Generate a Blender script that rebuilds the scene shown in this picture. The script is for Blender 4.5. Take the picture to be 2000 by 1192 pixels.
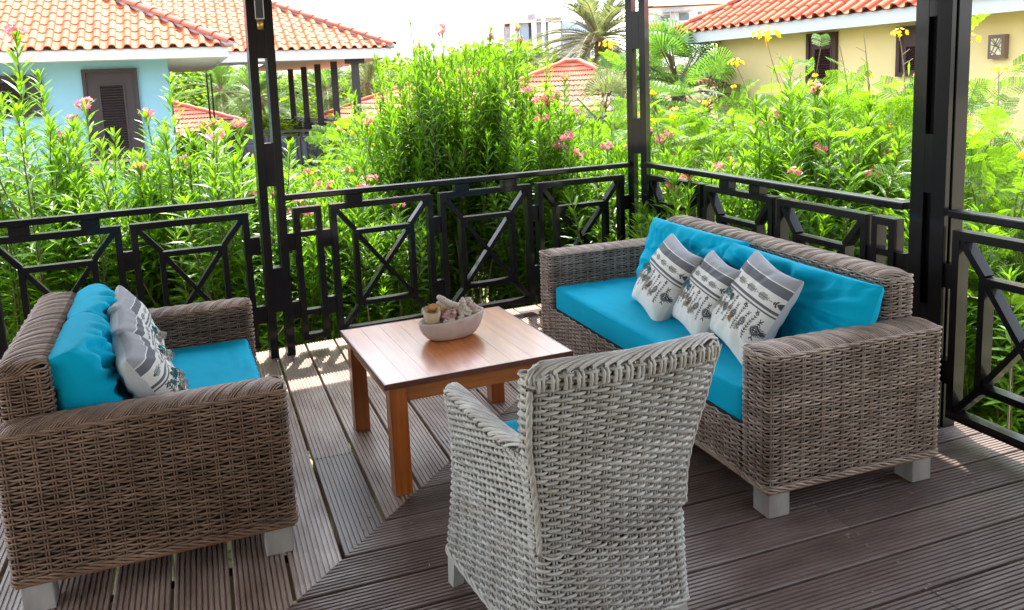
import bpy, math, random
import numpy as np
from mathutils import Vector, Matrix
random.seed(7); RNG = np.random.default_rng(7)
scene = bpy.context.scene
for _o in list(bpy.data.objects): bpy.data.objects.remove(_o)
COL = scene.collection
PI = math.pi
# ------------------------------------------------------------------ camera
EYE = 1.6
RM = np.array([[0.9370, -0.3467, -0.0421], [-0.0915, -0.1274, -0.9876], [0.3371, 0.9293, -0.1511]])
_u, _s, _vt = np.linalg.svd(RM); RM = _u @ _vt
FPX, CX, CY = 1609.52, 979.27, 408.07
cam = bpy.data.cameras.new("camera"); camo = bpy.data.objects.new("camera", cam); COL.objects.link(camo)
cam.sensor_width = 36; cam.lens = FPX / 2000 * 36
cam.shift_x = (1000 - CX) / 2000; cam.shift_y = (CY - 596) / 2000
cam.clip_start = 0.05; cam.clip_end = 1500
_m = Matrix(((RM[0][0], -RM[1][0], -RM[2][0], 0), (RM[0][1], -RM[1][1], -RM[2][1], 0), (RM[0][2], -RM[1][2], -RM[2][2], EYE), (0, 0, 0, 1)))
camo.matrix_world = _m
scene.camera = camo
# ------------------------------------------------------------------ light
SUN_DIR = Vector((0.24, 0.62, 1.30)).normalized()
w = bpy.data.worlds.new("World"); scene.world = w; w.use_nodes = True
nt = w.node_tree; bg = nt.nodes["Background"]
sky = nt.nodes.new("ShaderNodeTexSky"); sky.sky_type = 'NISHITA'; sky.sun_disc = False
sky.sun_elevation = math.asin(SUN_DIR.z); sky.sun_rotation = math.atan2(SUN_DIR.x, SUN_DIR.y)
sky.dust_density = 1.6; sky.air_density = 1.0; sky.ozone_density = 1.0; sky.altitude = 0
hs = nt.nodes.new("ShaderNodeHueSaturation"); hs.inputs["Saturation"].default_value = 0.42      # thin bright cloud veil: a nearly white sky
nt.links.new(sky.outputs[0], hs.inputs["Color"]); nt.links.new(hs.outputs[0], bg.inputs[0]); bg.inputs[1].default_value = 0.15
sd = bpy.data.lights.new("sun", 'SUN'); so = bpy.data.objects.new("sun", sd); COL.objects.link(so)
sd.energy = 2.4; sd.angle = math.radians(0.6); sd.color = (1.0, 0.95, 0.86)
so.rotation_euler = SUN_DIR.to_track_quat('Z', 'Y').to_euler()
scene.view_settings.view_transform = 'Standard'; scene.view_settings.look = 'None'
scene.view_settings.gamma = 1; scene.view_settings.exposure = 2.6
scene.view_settings.use_curve_mapping = False
scene.render.engine = 'CYCLES'
scene.cycles.max_bounces = 7; scene.cycles.diffuse_bounces = 4; scene.cycles.glossy_bounces = 3
scene.cycles.transmission_bounces = 4; scene.cycles.transparent_max_bounces = 6
# ------------------------------------------------------------------ measuring helpers (photo pixel -> world point)
def ray(px, py):
    return RM.T @ np.array([(px - CX) / FPX, (py - CY) / FPX, 1.0])
def at(px, py, d):                       # point at camera depth d
    return np.array([0, 0, EYE]) + ray(px, py) * d
def on_z(px, py, z):                     # point at height z
    r = ray(px, py); return np.array([0, 0, EYE]) + r * ((z - EYE) / r[2])
def on_plane(px, py, p, n):
    r = ray(px, py); o = np.array([0, 0, EYE]); p = np.array(p, float); n = np.array(n, float)
    return o + r * (np.dot(p - o, n) / np.dot(r, n))
def px_of(P):
    c = RM @ (np.array(P, float) - np.array([0, 0, EYE])); return FPX * c[0] / c[2] + CX, FPX * c[1] / c[2] + CY
# ------------------------------------------------------------------ object helpers
def tag(o, label=None, cat=None, group=None, kind=None):
    if label: o['label'] = label
    if cat: o['category'] = cat
    if group: o['group'] = group
    if kind: o['kind'] = kind
    return o
def empty(name, loc=(0, 0, 0), rz=0, label=None, cat=None, group=None, kind=None):
    o = bpy.data.objects.new(name, None); COL.objects.link(o)
    o.location = tuple(float(c) for c in loc); o.rotation_euler = (0, 0, rz); o.empty_display_size = 0.1
    return tag(o, label, cat, group, kind)
def link(name, me, parent=None, loc=None, rot=None, scale=None):
    o = bpy.data.objects.new(name, me); COL.objects.link(o)
    if parent: o.parent = parent
    if loc is not None: o.location = tuple(float(c) for c in loc)
    if rot is not None: o.rotation_euler = rot
    if scale is not None: o.scale = scale
    return o
def copy_tree(o, parent=None):
    c = o.copy(); COL.objects.link(c); c.parent = parent
    for ch in o.children: copy_tree(ch, c)
    return c
class MB:
    """collects geometry, builds ONE mesh"""
    def __init__(s): s.v = []; s.q = []; s.t = []; s.n = 0; s.tone = []; s.uv = []
    def add(s, v, q=None, t=None, tone=0.5):
        v = np.asarray(v, float).reshape(-1, 3)
        if q is not None and len(q): s.q.append(np.asarray(q, int).reshape(-1, 4) + s.n)
        if t is not None and len(t): s.t.append(np.asarray(t, int).reshape(-1, 3) + s.n)
        s.v.append(v); s.n += len(v)
        s.tone.append(np.full(len(v), tone) if np.isscalar(tone) else np.asarray(tone, float))
        return s
    def box(s, c, d, R=None, tone=0.5):
        c = np.array(c, float); h = np.array(d, float) / 2
        v = np.array([[x, y, z] for x in (-1, 1) for y in (-1, 1) for z in (-1, 1)]) * h
        if R is not None: v = v @ np.array(R).T
        return s.add(v + c, [[0, 1, 3, 2], [4, 6, 7, 5], [0, 4, 5, 1], [2, 3, 7, 6], [0, 2, 6, 4], [1, 5, 7, 3]], tone=tone)
    def bar(s, a, b, wid, dep, n, tone=0.5):
        """box from a to b; width across (in plane), depth along n"""
        a = np.array(a, float); b = np.array(b, float); n = np.array(n, float); n = n / np.linalg.norm(n)
        t = b - a; L = np.linalg.norm(t); t = t / L; w_ = np.cross(n, t)
        return s.box((a + b) / 2, (L, wid, dep), np.stack([t, w_, n], 1), tone)
    def tube(s, P, r, k=5, closed=False, tone=0.5, flat=1.0, caps=False):
        P = np.asarray(P, float); N = len(P)
        if closed: T = np.roll(P, -1, 0) - np.roll(P, 1, 0)
        else: T = np.gradient(P, axis=0)
        T /= np.linalg.norm(T, axis=1, keepdims=True) + 1e-12
        ref = np.tile(np.array([0, 0, 1.0]), (N, 1))
        bad = np.abs(T[:, 2]) > 0.9
        if bad.mean() > 0.5: ref[:] = (1.0, 0.02, 0)
        else: ref[bad] = (0.6, 0.6, 0.5)
        A = np.cross(ref, T); A /= np.linalg.norm(A, axis=1, keepdims=True) + 1e-12
        B = np.cross(T, A)
        r = np.broadcast_to(np.asarray(r, float), (N,))[:, None, None]
        an = np.arange(k) * 2 * PI / k + PI / 4
        V = P[:, None, :] + r * (np.cos(an)[None, :, None] * A[:, None, :] + flat * np.sin(an)[None, :, None] * B[:, None, :])
        idx = np.arange(N * k).reshape(N, k)
        nx = np.roll(idx, -1, 0) if closed else idx[1:]
        cu = idx if closed else idx[:-1]
        q = np.stack([cu, np.roll(cu, -1, 1), np.roll(nx, -1, 1), nx], -1).reshape(-1, 4)
        tn = tone if np.isscalar(tone) else np.repeat(np.asarray(tone), k)
        t = None
        if caps and not closed:
            t = [[0, i + 1, i] for i in range(1, k - 1)] + [[(N - 1) * k, (N - 1) * k + i, (N - 1) * k + i + 1] for i in range(1, k - 1)]
        return s.add(V.reshape(-1, 3), q, t, tn)
    def grid(s, G, tone=0.5, closed_u=False):
        """G: (n,m,3)"""
        n, m = G.shape[:2]; idx = np.arange(n * m).reshape(n, m)
        if closed_u: a = idx; b = np.roll(idx, -1, 0)
        else: a = idx[:-1]; b = idx[1:]
        q = np.stack([a[:, :-1], b[:, :-1], b[:, 1:], a[:, 1:]], -1).reshape(-1, 4)
        return s.add(G.reshape(-1, 3), q, tone=tone)
    def mesh(s, name, mat, smooth=False):
        me = bpy.data.meshes.new(name)
        v = np.concatenate(s.v) if s.v else np.zeros((0, 3))
        q = np.concatenate(s.q) if s.q else np.zeros((0, 4), int)
        t = np.concatenate(s.t) if s.t else np.zeros((0, 3), int)
        me.vertices.add(len(v)); me.vertices.foreach_set("co", v.astype(np.float32).ravel())
        nl = q.size + t.size; me.loops.add(nl)
        me.loops.foreach_set("vertex_index", np.concatenate([q.ravel(), t.ravel()]).astype(np.int32))
        me.polygons.add(len(q) + len(t))
        ls = np.concatenate([np.arange(len(q)) * 4, len(q) * 4 + np.arange(len(t)) * 3]).astype(np.int32)
        me.polygons.foreach_set("loop_start", ls)
        me.polygons.foreach_set("loop_total", np.concatenate([np.full(len(q), 4), np.full(len(t), 3)]).astype(np.int32))
        me.update(calc_edges=True); me.validate()
        a = me.attributes.new("tone", 'FLOAT', 'POINT'); a.data.foreach_set("value", np.concatenate(s.tone).astype(np.float32))
        me.polygons.foreach_set("use_smooth", np.full(len(me.polygons), bool(smooth)))
        me.materials.append(mat)
        return me
    def build(s, name, mat, parent=None, smooth=False, loc=None, rot=None):
        return link(name, s.mesh(name, mat, smooth), parent, loc, rot)
def rotz(a): c, s_ = math.cos(a), math.sin(a); return np.array([[c, -s_, 0], [s_, c, 0], [0, 0, 1]])
def bevel_box_mesh(name, mat, d, bev=0.004, c=(0, 0, 0), R=None, seg=1):
    import bmesh
    bm = bmesh.new(); bmesh.ops.create_cube(bm, size=1)
    for v in bm.verts: v.co = Vector((v.co.x * d[0], v.co.y * d[1], v.co.z * d[2]))
    bmesh.ops.bevel(bm, geom=bm.edges[:], offset=bev, segments=seg, affect='EDGES', profile=0.6)
    if R is not None: bm.transform(Matrix(np.array(R).tolist()).to_4x4())
    bmesh.ops.translate(bm, verts=bm.verts, vec=Vector(c))
    for f in bm.faces: f.smooth = False
    me = bpy.data.meshes.new(name); bm.to_mesh(me); bm.free(); me.materials.append(mat)
    return me
# ------------------------------------------------------------------ materials
def mat(name, col, rough=0.6, var=0.0, vscale=5.0, col2=None, bump=0.0, bscale=30.0, spec=0.5, tone=0.0, stretch=(1, 1, 1), coat=0.0, metal=0.0, tone2=None, rvar=0.0, sheen=0.0, detail=4.0):
    """Principled with a noise colour blend, optional per-strand tone attribute, fine bump"""
    m = bpy.data.materials.new(name); m.use_nodes = True; N = m.node_tree; L = N.links
    b = N.nodes["Principled BSDF"]
    b.inputs["Roughness"].default_value = rough; b.inputs["Specular IOR Level"].default_value = spec
    b.inputs["Metallic"].default_value = metal; b.inputs["Coat Weight"].default_value = coat; b.inputs["Coat Roughness"].default_value = 0.08
    b.inputs["Sheen Weight"].default_value = sheen
    tc = N.nodes.new("ShaderNodeTexCoord"); mp = N.nodes.new("ShaderNodeMapping"); L.new(tc.outputs["Object"], mp.inputs[0]); mp.inputs["Scale"].default_value = stretch
    nz = N.nodes.new("ShaderNodeTexNoise"); nz.inputs["Scale"].default_value = vscale; nz.inputs["Detail"].default_value = detail; nz.inputs["Roughness"].default_value = 0.6
    L.new(mp.outputs[0], nz.inputs["Vector"])
    c2 = col2 if col2 else tuple(min(1, c * (1 - var)) for c in col)
    mr = N.nodes.new("ShaderNodeMapRange"); L.new(nz.outputs["Fac"], mr.inputs[0]); mr.inputs[1].default_value = 0.3; mr.inputs[2].default_value = 0.7
    mx = N.nodes.new("ShaderNodeMix"); mx.data_type = 'RGBA'; L.new(mr.outputs[0], mx.inputs[0])
    mx.inputs[6].default_value = (*col, 1); mx.inputs[7].default_value = (*c2, 1)
    out = mx.outputs[2]
    if tone > 0:
        at_ = N.nodes.new("ShaderNodeAttribute"); at_.attribute_name = "tone"
        m2 = N.nodes.new("ShaderNodeMix"); m2.data_type = 'RGBA'
        if tone2:
            L.new(at_.outputs["Fac"], m2.inputs[0]); L.new(out, m2.inputs[6]); m2.inputs[7].default_value = (*tone2, 1)
        else:
            m2.blend_type = 'MULTIPLY'; m2.inputs[0].default_value = 1.0
            r2 = N.nodes.new("ShaderNodeMapRange"); L.new(at_.outputs["Fac"], r2.inputs[0]); r2.inputs[3].default_value = 1 - tone; r2.inputs[4].default_value = 1 + tone
            L.new(out, m2.inputs[6]); L.new(r2.outputs[0], m2.inputs[7])
        out = m2.outputs[2]
    L.new(out, b.inputs["Base Color"])
    if rvar > 0:
        r3 = N.nodes.new("ShaderNodeMapRange"); L.new(nz.outputs["Fac"], r3.inputs[0]); r3.inputs[1].default_value = 0.3; r3.inputs[2].default_value = 0.7
        r3.inputs[3].default_value = max(0.02, rough - rvar); r3.inputs[4].default_value = min(1, rough + rvar); L.new(r3.outputs[0], b.inputs["Roughness"])
    if bump > 0:
        n2 = N.nodes.new("ShaderNodeTexNoise"); n2.inputs["Scale"].default_value = bscale; n2.inputs["Detail"].default_value = 5; L.new(mp.outputs[0], n2.inputs["Vector"])
        bp = N.nodes.new("ShaderNodeBump"); bp.inputs["Strength"].default_value = 1.0; bp.inputs["Distance"].default_value = bump; L.new(n2.outputs["Fac"], bp.inputs["Height"]); L.new(bp.outputs[0], b.inputs["Normal"])
    m["_"] = 1
    return m
def leaf_mat(name, col, trans, var=0.35, rough=0.45, mixf=0.5):
    """thin leaf: reflects one colour, lets the sun through in another; tone varies it from leaf to leaf"""
    m = bpy.data.materials.new(name); m.use_nodes = True; N = m.node_tree; L = N.links
    for n in list(N.nodes):
        if n.type != 'OUTPUT_MATERIAL': N.nodes.remove(n)
    out = [n for n in N.nodes if n.type == 'OUTPUT_MATERIAL'][0]
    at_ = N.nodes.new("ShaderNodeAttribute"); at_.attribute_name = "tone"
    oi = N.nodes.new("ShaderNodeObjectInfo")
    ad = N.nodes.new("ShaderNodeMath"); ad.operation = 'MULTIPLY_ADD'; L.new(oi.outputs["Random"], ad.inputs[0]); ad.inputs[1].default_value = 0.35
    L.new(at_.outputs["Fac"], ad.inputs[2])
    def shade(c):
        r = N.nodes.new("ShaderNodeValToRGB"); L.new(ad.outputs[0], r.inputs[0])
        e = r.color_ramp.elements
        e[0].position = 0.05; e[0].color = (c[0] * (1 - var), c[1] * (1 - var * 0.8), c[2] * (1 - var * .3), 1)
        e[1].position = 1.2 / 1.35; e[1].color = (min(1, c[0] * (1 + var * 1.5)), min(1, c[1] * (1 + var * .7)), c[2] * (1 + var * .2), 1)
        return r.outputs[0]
    d = N.nodes.new("ShaderNodeBsdfPrincipled"); L.new(shade(col), d.inputs["Base Color"]); d.inputs["Roughness"].default_value = rough; d.inputs["Specular IOR Level"].default_value = 0.5
    t = N.nodes.new("ShaderNodeBsdfTranslucent"); L.new(shade(trans), t.inputs["Color"])
    mx = N.nodes.new("ShaderNodeMixShader"); mx.inputs[0].default_value = mixf; L.new(d.outputs[0], mx.inputs[1]); L.new(t.outputs[0], mx.inputs[2]); L.new(mx.outputs[0], out.inputs[0])
    return m
M = {}
M['deck_sheen'] = mat('deck_timber_painted_sheen', (0.420, 0.330, 0.285), 0.36, col2=(0.235, 0.165, 0.138), vscale=3, stretch=(3, 1, 1), bump=0.0008, bscale=60, tone=0.16, rvar=0.1)  # left boards: sky sheen along the grooves lightened into the timber colour
M['deck_dim'] = mat('deck_timber_painted_dim', (0.150, 0.112, 0.098), 0.42, col2=(0.075, 0.045, 0.036), vscale=3, stretch=(1, 3, 1), bump=0.0008, bscale=60, tone=0.32, rvar=0.1)  # right boards: same timber, colour darkened where the grooves catch no sky sheen
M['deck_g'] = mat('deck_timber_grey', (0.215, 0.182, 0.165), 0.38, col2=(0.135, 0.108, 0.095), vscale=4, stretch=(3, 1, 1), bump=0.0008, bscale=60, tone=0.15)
M['joist'] = mat('joist_timber', (0.10, 0.075, 0.06), 0.8, var=0.3)
M['black'] = mat('black_painted_timber', (0.0035, 0.0035, 0.006), 0.5, col2=(0.005, 0.0045, 0.006), vscale=6, stretch=(1, 1, 0.3), bump=0.0002, bscale=45, spec=0.12, coat=0.35)
M['wick_b'] = mat('brown_wicker', (0.270, 0.175, 0.115), 0.5, col2=(0.130, 0.076, 0.050), vscale=9, tone=0.38, bump=0.0006, bscale=150)
M['wick_g'] = mat('grey_brown_wicker', (0.420, 0.340, 0.280), 0.5, col2=(0.215, 0.150, 0.110), vscale=9, tone=0.38, bump=0.0006, bscale=150)
M['wick_w'] = mat('whitewashed_wicker', (0.49, 0.495, 0.465), 0.5, col2=(0.35, 0.325, 0.29), vscale=14, tone=0.25, bump=0.0006, bscale=150)
M['core'] = mat('wicker_core', (0.03, 0.024, 0.02), 0.9)
M['core_w'] = mat('wicker_core_grey', (0.07, 0.062, 0.055), 0.9)
M['rawwood'] = mat('orange_raw_wood', (0.33, 0.13, 0.04), 0.6, var=0.3, vscale=12)
M['legpaint'] = mat('limed_wood_block', (0.44, 0.43, 0.41), 0.6, col2=(0.27, 0.255, 0.24), vscale=14, stretch=(1, 1, .35), bump=0.0006, bscale=60)
M['teak'] = mat('teak_leg', (0.44, 0.125, 0.016), 0.32, col2=(0.24, 0.055, 0.008), vscale=7, stretch=(7, 7, 0.5), bump=0.0003, bscale=50, coat=0.3)
M['teakx'] = mat('teak_apron', (0.38, 0.13, 0.022), 0.32, col2=(0.22, 0.060, 0.012), vscale=7, stretch=(0.5, 7, 9), bump=0.0003, bscale=50, coat=0.3)
M['teaktop'] = mat('teak_top', (0.56, 0.170, 0.018), 0.40, col2=(0.33, 0.072, 0.007), vscale=6, stretch=(9, 0.6, 9), tone=0.10, coat=0.75)
M['teaktop'].node_tree.nodes['Principled BSDF'].inputs['Coat Roughness'].default_value = .20
M['teakedge'] = mat('teak_edge', (0.115, 0.035, 0.02), 0.35, var=0.4, vscale=9)
M['turq'] = mat('turquoise_canvas', (0.0, 0.40, 0.60), 0.85, col2=(0.0, 0.34, 0.53), vscale=3, bump=0.0004, bscale=400, spec=0.12)
M['stucco_b'] = mat('blue_stucco', (0.24, 0.47, 0.64), 0.9, var=0.12, vscale=0.9, bump=0.002, bscale=40)
M['stucco_y'] = mat('yellow_stucco', (0.93, 0.73, 0.37), 0.9, var=0.10, vscale=0.8, bump=0.002, bscale=40)
M['fascia'] = mat('white_fascia', (0.60, 0.62, 0.66), 0.6, var=0.05)
M['soffit'] = mat('soffit_board', (0.60, 0.56, 0.50), 0.7, var=0.05)
M['shutter'] = mat('dark_shutter', (0.036, 0.024, 0.033), 0.6, var=0.2)
M['shutter_r'] = mat('red_brown_shutter', (0.060, 0.022, 0.022), 0.55, var=0.3)
M['tile'] = mat('clay_tile', (0.42, 0.092, 0.032), 0.75, col2=(0.34, 0.066, 0.022), vscale=1.7, tone=0.0, bump=0.002, bscale=25)
M['tile_r'] = mat('red_clay_tile', (0.43, 0.080, 0.028), 0.75, col2=(0.35, 0.058, 0.020), vscale=1.7, bump=0.002, bscale=25)
M['mortar'] = mat('grey_mortar', (0.42, 0.36, 0.38), 0.9, var=0.2)
M['sill'] = mat('sill_stone', (0.5, 0.36, 0.28), 0.8, var=0.2)
M['soil'] = mat('garden_soil', (0.50, 0.42, 0.29), 0.95, col2=(0.30, 0.27, 0.15), vscale=0.7, bump=0.03, bscale=9)
M['leaf'] = leaf_mat('oleander_leaf', (0.050, 0.138, 0.009), (0.17, 0.42, 0.012), rough=0.34)
M['leaf_y'] = leaf_mat('feathery_leaf', (0.062, 0.158, 0.010), (0.19, 0.43, 0.012), rough=0.5)
M['leaf_d'] = leaf_mat('palm_leaf', (0.045, 0.12, 0.022), (0.12, 0.30, 0.03), rough=0.35)
M['leaf_g'] = leaf_mat('grey_palm_leaf', (0.085, 0.12, 0.062), (0.15, 0.21, 0.07), rough=0.4)
M['leaf_t'] = leaf_mat('tree_leaf', (0.055, 0.130, 0.010), (0.20, 0.40, 0.015), rough=0.5)
M['stem'] = mat('shrub_stem', (0.15, 0.11, 0.06), 0.8, var=0.4, vscale=6)
M['twig'] = mat('green_twig', (0.16, 0.17, 0.05), 0.7, var=0.4, vscale=6)
M['stem_l'] = mat('pale_stem', (0.30, 0.24, 0.15), 0.8, var=0.4, vscale=6)
M['trunk'] = mat('palm_trunk', (0.16, 0.12, 0.085), 0.9, var=0.5, vscale=9, bump=0.02, bscale=12)
M['pink'] = leaf_mat('pink_petal', (0.70, 0.17, 0.28), (0.80, 0.28, 0.38), var=0.25, mixf=0.4)
M['yellow'] = leaf_mat('yellow_petal', (0.85, 0.52, 0.01), (0.9, 0.6, 0.02), var=0.2, mixf=0.4)
M['orange'] = leaf_mat('orange_petal', (0.85, 0.22, 0.02), (0.9, 0.3, 0.03), var=0.2, mixf=0.4)
M['stone'] = mat('cast_stone_bowl', (0.50, 0.44, 0.38), 0.75, col2=(0.40, 0.29, 0.25), vscale=9, bump=0.0012, bscale=60)
M['glass_dark'] = mat('dark_lamp_glass', (0.05, 0.055, 0.07), 0.12, spec=0.7)
M['pale_metal'] = mat('pale_metal_edge', (0.55, 0.52, 0.56), 0.35, metal=0.6)
M['screw'] = mat('weathered_screw', (0.22, 0.21, 0.21), 0.5, metal=0.3)
M['brass'] = mat('brass_lamp_base', (0.55, 0.36, 0.11), 0.35, metal=0.8)
# ================================================================== GROUND
GZ = -1.8
def make_ground():
    mb = MB(); n = 60
    xs = np.sign(np.linspace(-1, 1, n)) * np.abs(np.linspace(-1, 1, n)) ** 2.2 * 700
    ys = np.concatenate([np.linspace(-60, 40, 24), 40 + np.linspace(0.02, 1, 30) ** 2 * 900])
    G = np.zeros((len(xs), len(ys), 3))
    for i, x in enumerate(xs):
        for j, y in enumerate(ys):
            z = GZ + 0.05 * math.sin(x * .7) * math.cos(y * .6)
            far = max(0, y - 14)
            z -= min(2.2, far * 0.10)
            G[i, j] = (x, y, z)
    mb.grid(G)
    o = mb.build('ground', M['soil'], smooth=True); tag(o, kind='structure')
make_ground()
# ================================================================== DECK  (boards run both ways and meet on a mitre)
A0, A1 = 5.036, 0.0893          # rail A line  y = A0 + A1 x
BX0, BX1 = 2.937, 0.016         # rail B line  x = BX0 + BX1 y
aA = math.atan(A1)
TA = np.array([math.cos(aA), math.sin(aA), 0]); NA = np.array([math.sin(aA), -math.cos(aA), 0])      # along rail A, towards the deck
TB = np.array([BX1, 1, 0]); TB = TB / np.linalg.norm(TB); NB = np.array([-TB[1], TB[0], 0])
def edgeA(x): return A0 + A1 * x + 0.15
def edgeB(y): return BX0 + BX1 * y + 0.13
MIT = 2.345                                              # mitre: y = x + MIT
deck = empty('deck', (0, 0, 0), kind='structure')
PITCH, GAP, PTH = 0.185, 0.0130, 0.032
NG = 9
def profile(wd):
    """reeded board section: list of (offset, z)"""
    pts = []; gp = (wd - 0.012) / NG; gw = gp * 0.30; dz = 0.0046
    x = -wd / 2
    pts.append((x, -0.003)); pts.append((x + 0.003, 0))
    for i in range(NG):
        c = x + 0.006 + gp * (i + 0.5)
        if i == NG - 1 and False: break
        pts += [(c - gw / 2 - .0012, 0), (c - gw / 2 + .0006, -dz), (c + gw / 2 - .0006, -dz), (c + gw / 2 + .0012, 0)]
    pts += [(x + wd - 0.003, 0), (x + wd, -0.003)]
    return pts
PR = profile(PITCH - GAP)
def plank(name, axis, c, f0, f1, m, dz=0.0):
    """axis 'y': runs along y at x=c between f0(x), f1(x); axis 'x' likewise"""
    mb = MB(); pr = PR
    top = []; 
    for o, z in pr:
        p = c + o; a, b = f0(p), f1(p)
        if axis == 'y': top.append(((p, a, z + dz), (p, b, z + dz)))
        else: top.append(((a, p, z + dz), (b, p, z + dz)))
    n = len(pr); V = [t[0] for t in top] + [t[1] for t in top]
    for k in (0, n - 1):
        for e in (0, 1):
            q = list(top[k][e]); q[2] = dz - PTH; V.append(tuple(q))
    q = [[i, i + 1, n + i + 1, n + i] for i in range(n - 1)]
    a0, a1, b0, b1 = 2 * n, 2 * n + 1, 2 * n + 2, 2 * n + 3
    q += [[0, n, a1, a0], [n - 1, b0, b1, 2 * n - 1], [a0, a1, b1, b0]]
    q += [[0, a0, b0, n - 1], [n, 2 * n - 1, b1, a1]]
    mb.add(V, q, tone=RNG.uniform(0, 1))
    return mb.build(name, m, deck)
def boards():
    # left field: boards along y
    k0 = int(round((-2.7 - (-0.03)) / PITCH))
    for k in range(k0, 17):
        c = -0.123 + PITCH * k          # gap lines at -0.03+0.185k-0.185/2...
        f1 = lambda x: edgeA(x)
        f0 = lambda x: max(x + MIT, -1.2) + 0.0015
        if c + PITCH / 2 + MIT > edgeA(c): continue
        cuts = []
        if abs(c - 0.4315) < 0.09: cuts = [3.515]
        elif k % 3 == 0: cuts = [4.55]
        elif k % 3 == 1 and c < 0: cuts = [3.9]
        ys = [f0] + [(lambda x, y=y: y) for y in cuts] + [f1]
        for i in range(len(ys) - 1):
            grey = abs(c - 0.4315) < 0.09 and i == 0
            lo, hi = ys[i], ys[i + 1]
            plank('deck_board', 'y', c, (lambda x, lo=lo, i=i: lo(x) + (0.002 if i else 0)), (lambda x, hi=hi: hi(x) - 0.001), M['deck_g'] if grey else M['deck_sheen'], RNG.uniform(-.0012, .0012))
    # right field: boards along x
    for k in range(-22, 17):
        c = -0.123 + PITCH * k + MIT
        if c < -1.4: continue
        f0 = lambda y: y - MIT + 0.0015
        f1 = lambda y: edgeB(y)
        if c - PITCH / 2 - MIT > edgeB(c): continue
        cuts = []
        if abs(c - 2.22) < 0.09: cuts = [2.03]
        elif abs(c - 1.70) < 0.12: cuts = [1.985]
        elif k % 3 == 1: cuts = [0.9]
        xs = [f0] + [(lambda y, x=x: x) for x in cuts] + [f1]
        for i in range(len(xs) - 1):
            lo, hi = xs[i], xs[i + 1]
            if lo(c) > hi(c): continue
            plank('deck_board', 'x', c, (lambda y, lo=lo, i=i: lo(y) + (0.002 if i else 0)), (lambda y, hi=hi: hi(y) - 0.001), M['deck_dim'], RNG.uniform(-.0012, .0012))
boards()
def joists():
    mb = MB()
    for y in np.arange(-0.9, 5.2, 0.62):
        mb.box(((y - MIT - 2.7) / 2 - 0.05, y, -0.11), (max(0.2, y - MIT + 2.7), 0.05, 0.15))
    for x in np.arange(-2.0, 3.0, 0.62):
        y1 = min(x + MIT, edgeA(x)) - .05
        mb.box((x, (y1 - 1.2) / 2, -0.112), (0.05, max(.1, y1 + 1.2), 0.15))
    o = mb.build('joist', M['joist'], deck); tag(o, kind='stuff')
    mb = MB()
    for x in (-2.6, -0.9, 0.6, 2.2, 2.9):
        for y in (-1.0, 1.2, 2.9, 4.7): mb.box((x, y, -1.03), (0.12, 0.12, 1.68))
    o = mb.build('deck_pier', M['joist'], deck); tag(o, kind='stuff')
    # small steel screw heads near the joints
    mb = MB()
    for (px, py) in ((694, 1171), (803, 1022), (676, 1121), (1590, 982), (1612, 998), (1635, 1016), (1815, 1142), (1832, 1160), (1755, 1099), (1705, 1157), (1676, 1044), (1885, 930), (1900, 941), (722, 1010), (1560, 990), (660, 770), (640, 905), (690, 888), (1808, 1150), (1925, 1010)):
        p = on_z(px, py, 0.0); a = np.arange(6) * PI / 3
        ring = np.stack([p[0] + .0042 * np.cos(a), p[1] + .0042 * np.sin(a), np.full(6, .0022)], 1)
        low = ring.copy(); low[:, 2] = -.002
        mb.add(np.concatenate([ring, low]), [[i, (i + 1) % 6, 6 + (i + 1) % 6, 6 + i] for i in range(6)], [[0, i, i + 1] for i in range(1, 5)])
    o = mb.build('screw_head', M['screw'], deck); tag(o, kind='stuff')
joists()
def litter():
    mb = MB(); R = random.Random(11)
    for i in range(46):
        if i < 26: x = R.uniform(1.9, 2.95); y = R.uniform(1.2, 2.6)
        else: x = R.uniform(0, 2.2); y = R.uniform(1.2, 5.0)
        a = R.uniform(0, 6.28); s_ = R.uniform(.003, .009); z = .0015 + R.uniform(0, .002)
        u = np.array([math.cos(a), math.sin(a), R.uniform(-.1, .2)]) * s_ * 1.6; v = np.array([-math.sin(a), math.cos(a), R.uniform(-.1, .2)]) * s_ * .5; c = np.array([x, y, z])
        mb.add([c - u, c + v, c + u + [0, 0, .002], c - v], [[0, 1, 2, 3]], tone=R.random())
    o = mb.build('leaf_litter', M['litter']); tag(o, 'tiny dry leaf flecks and petals scattered on the deck boards', 'litter', kind='stuff')
M['litter'] = mat('dry_leaf_fleck', (0.42, 0.33, 0.24), .8, col2=(.25, .14, .08), vscale=3, tone=.4)
litter()
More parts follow.
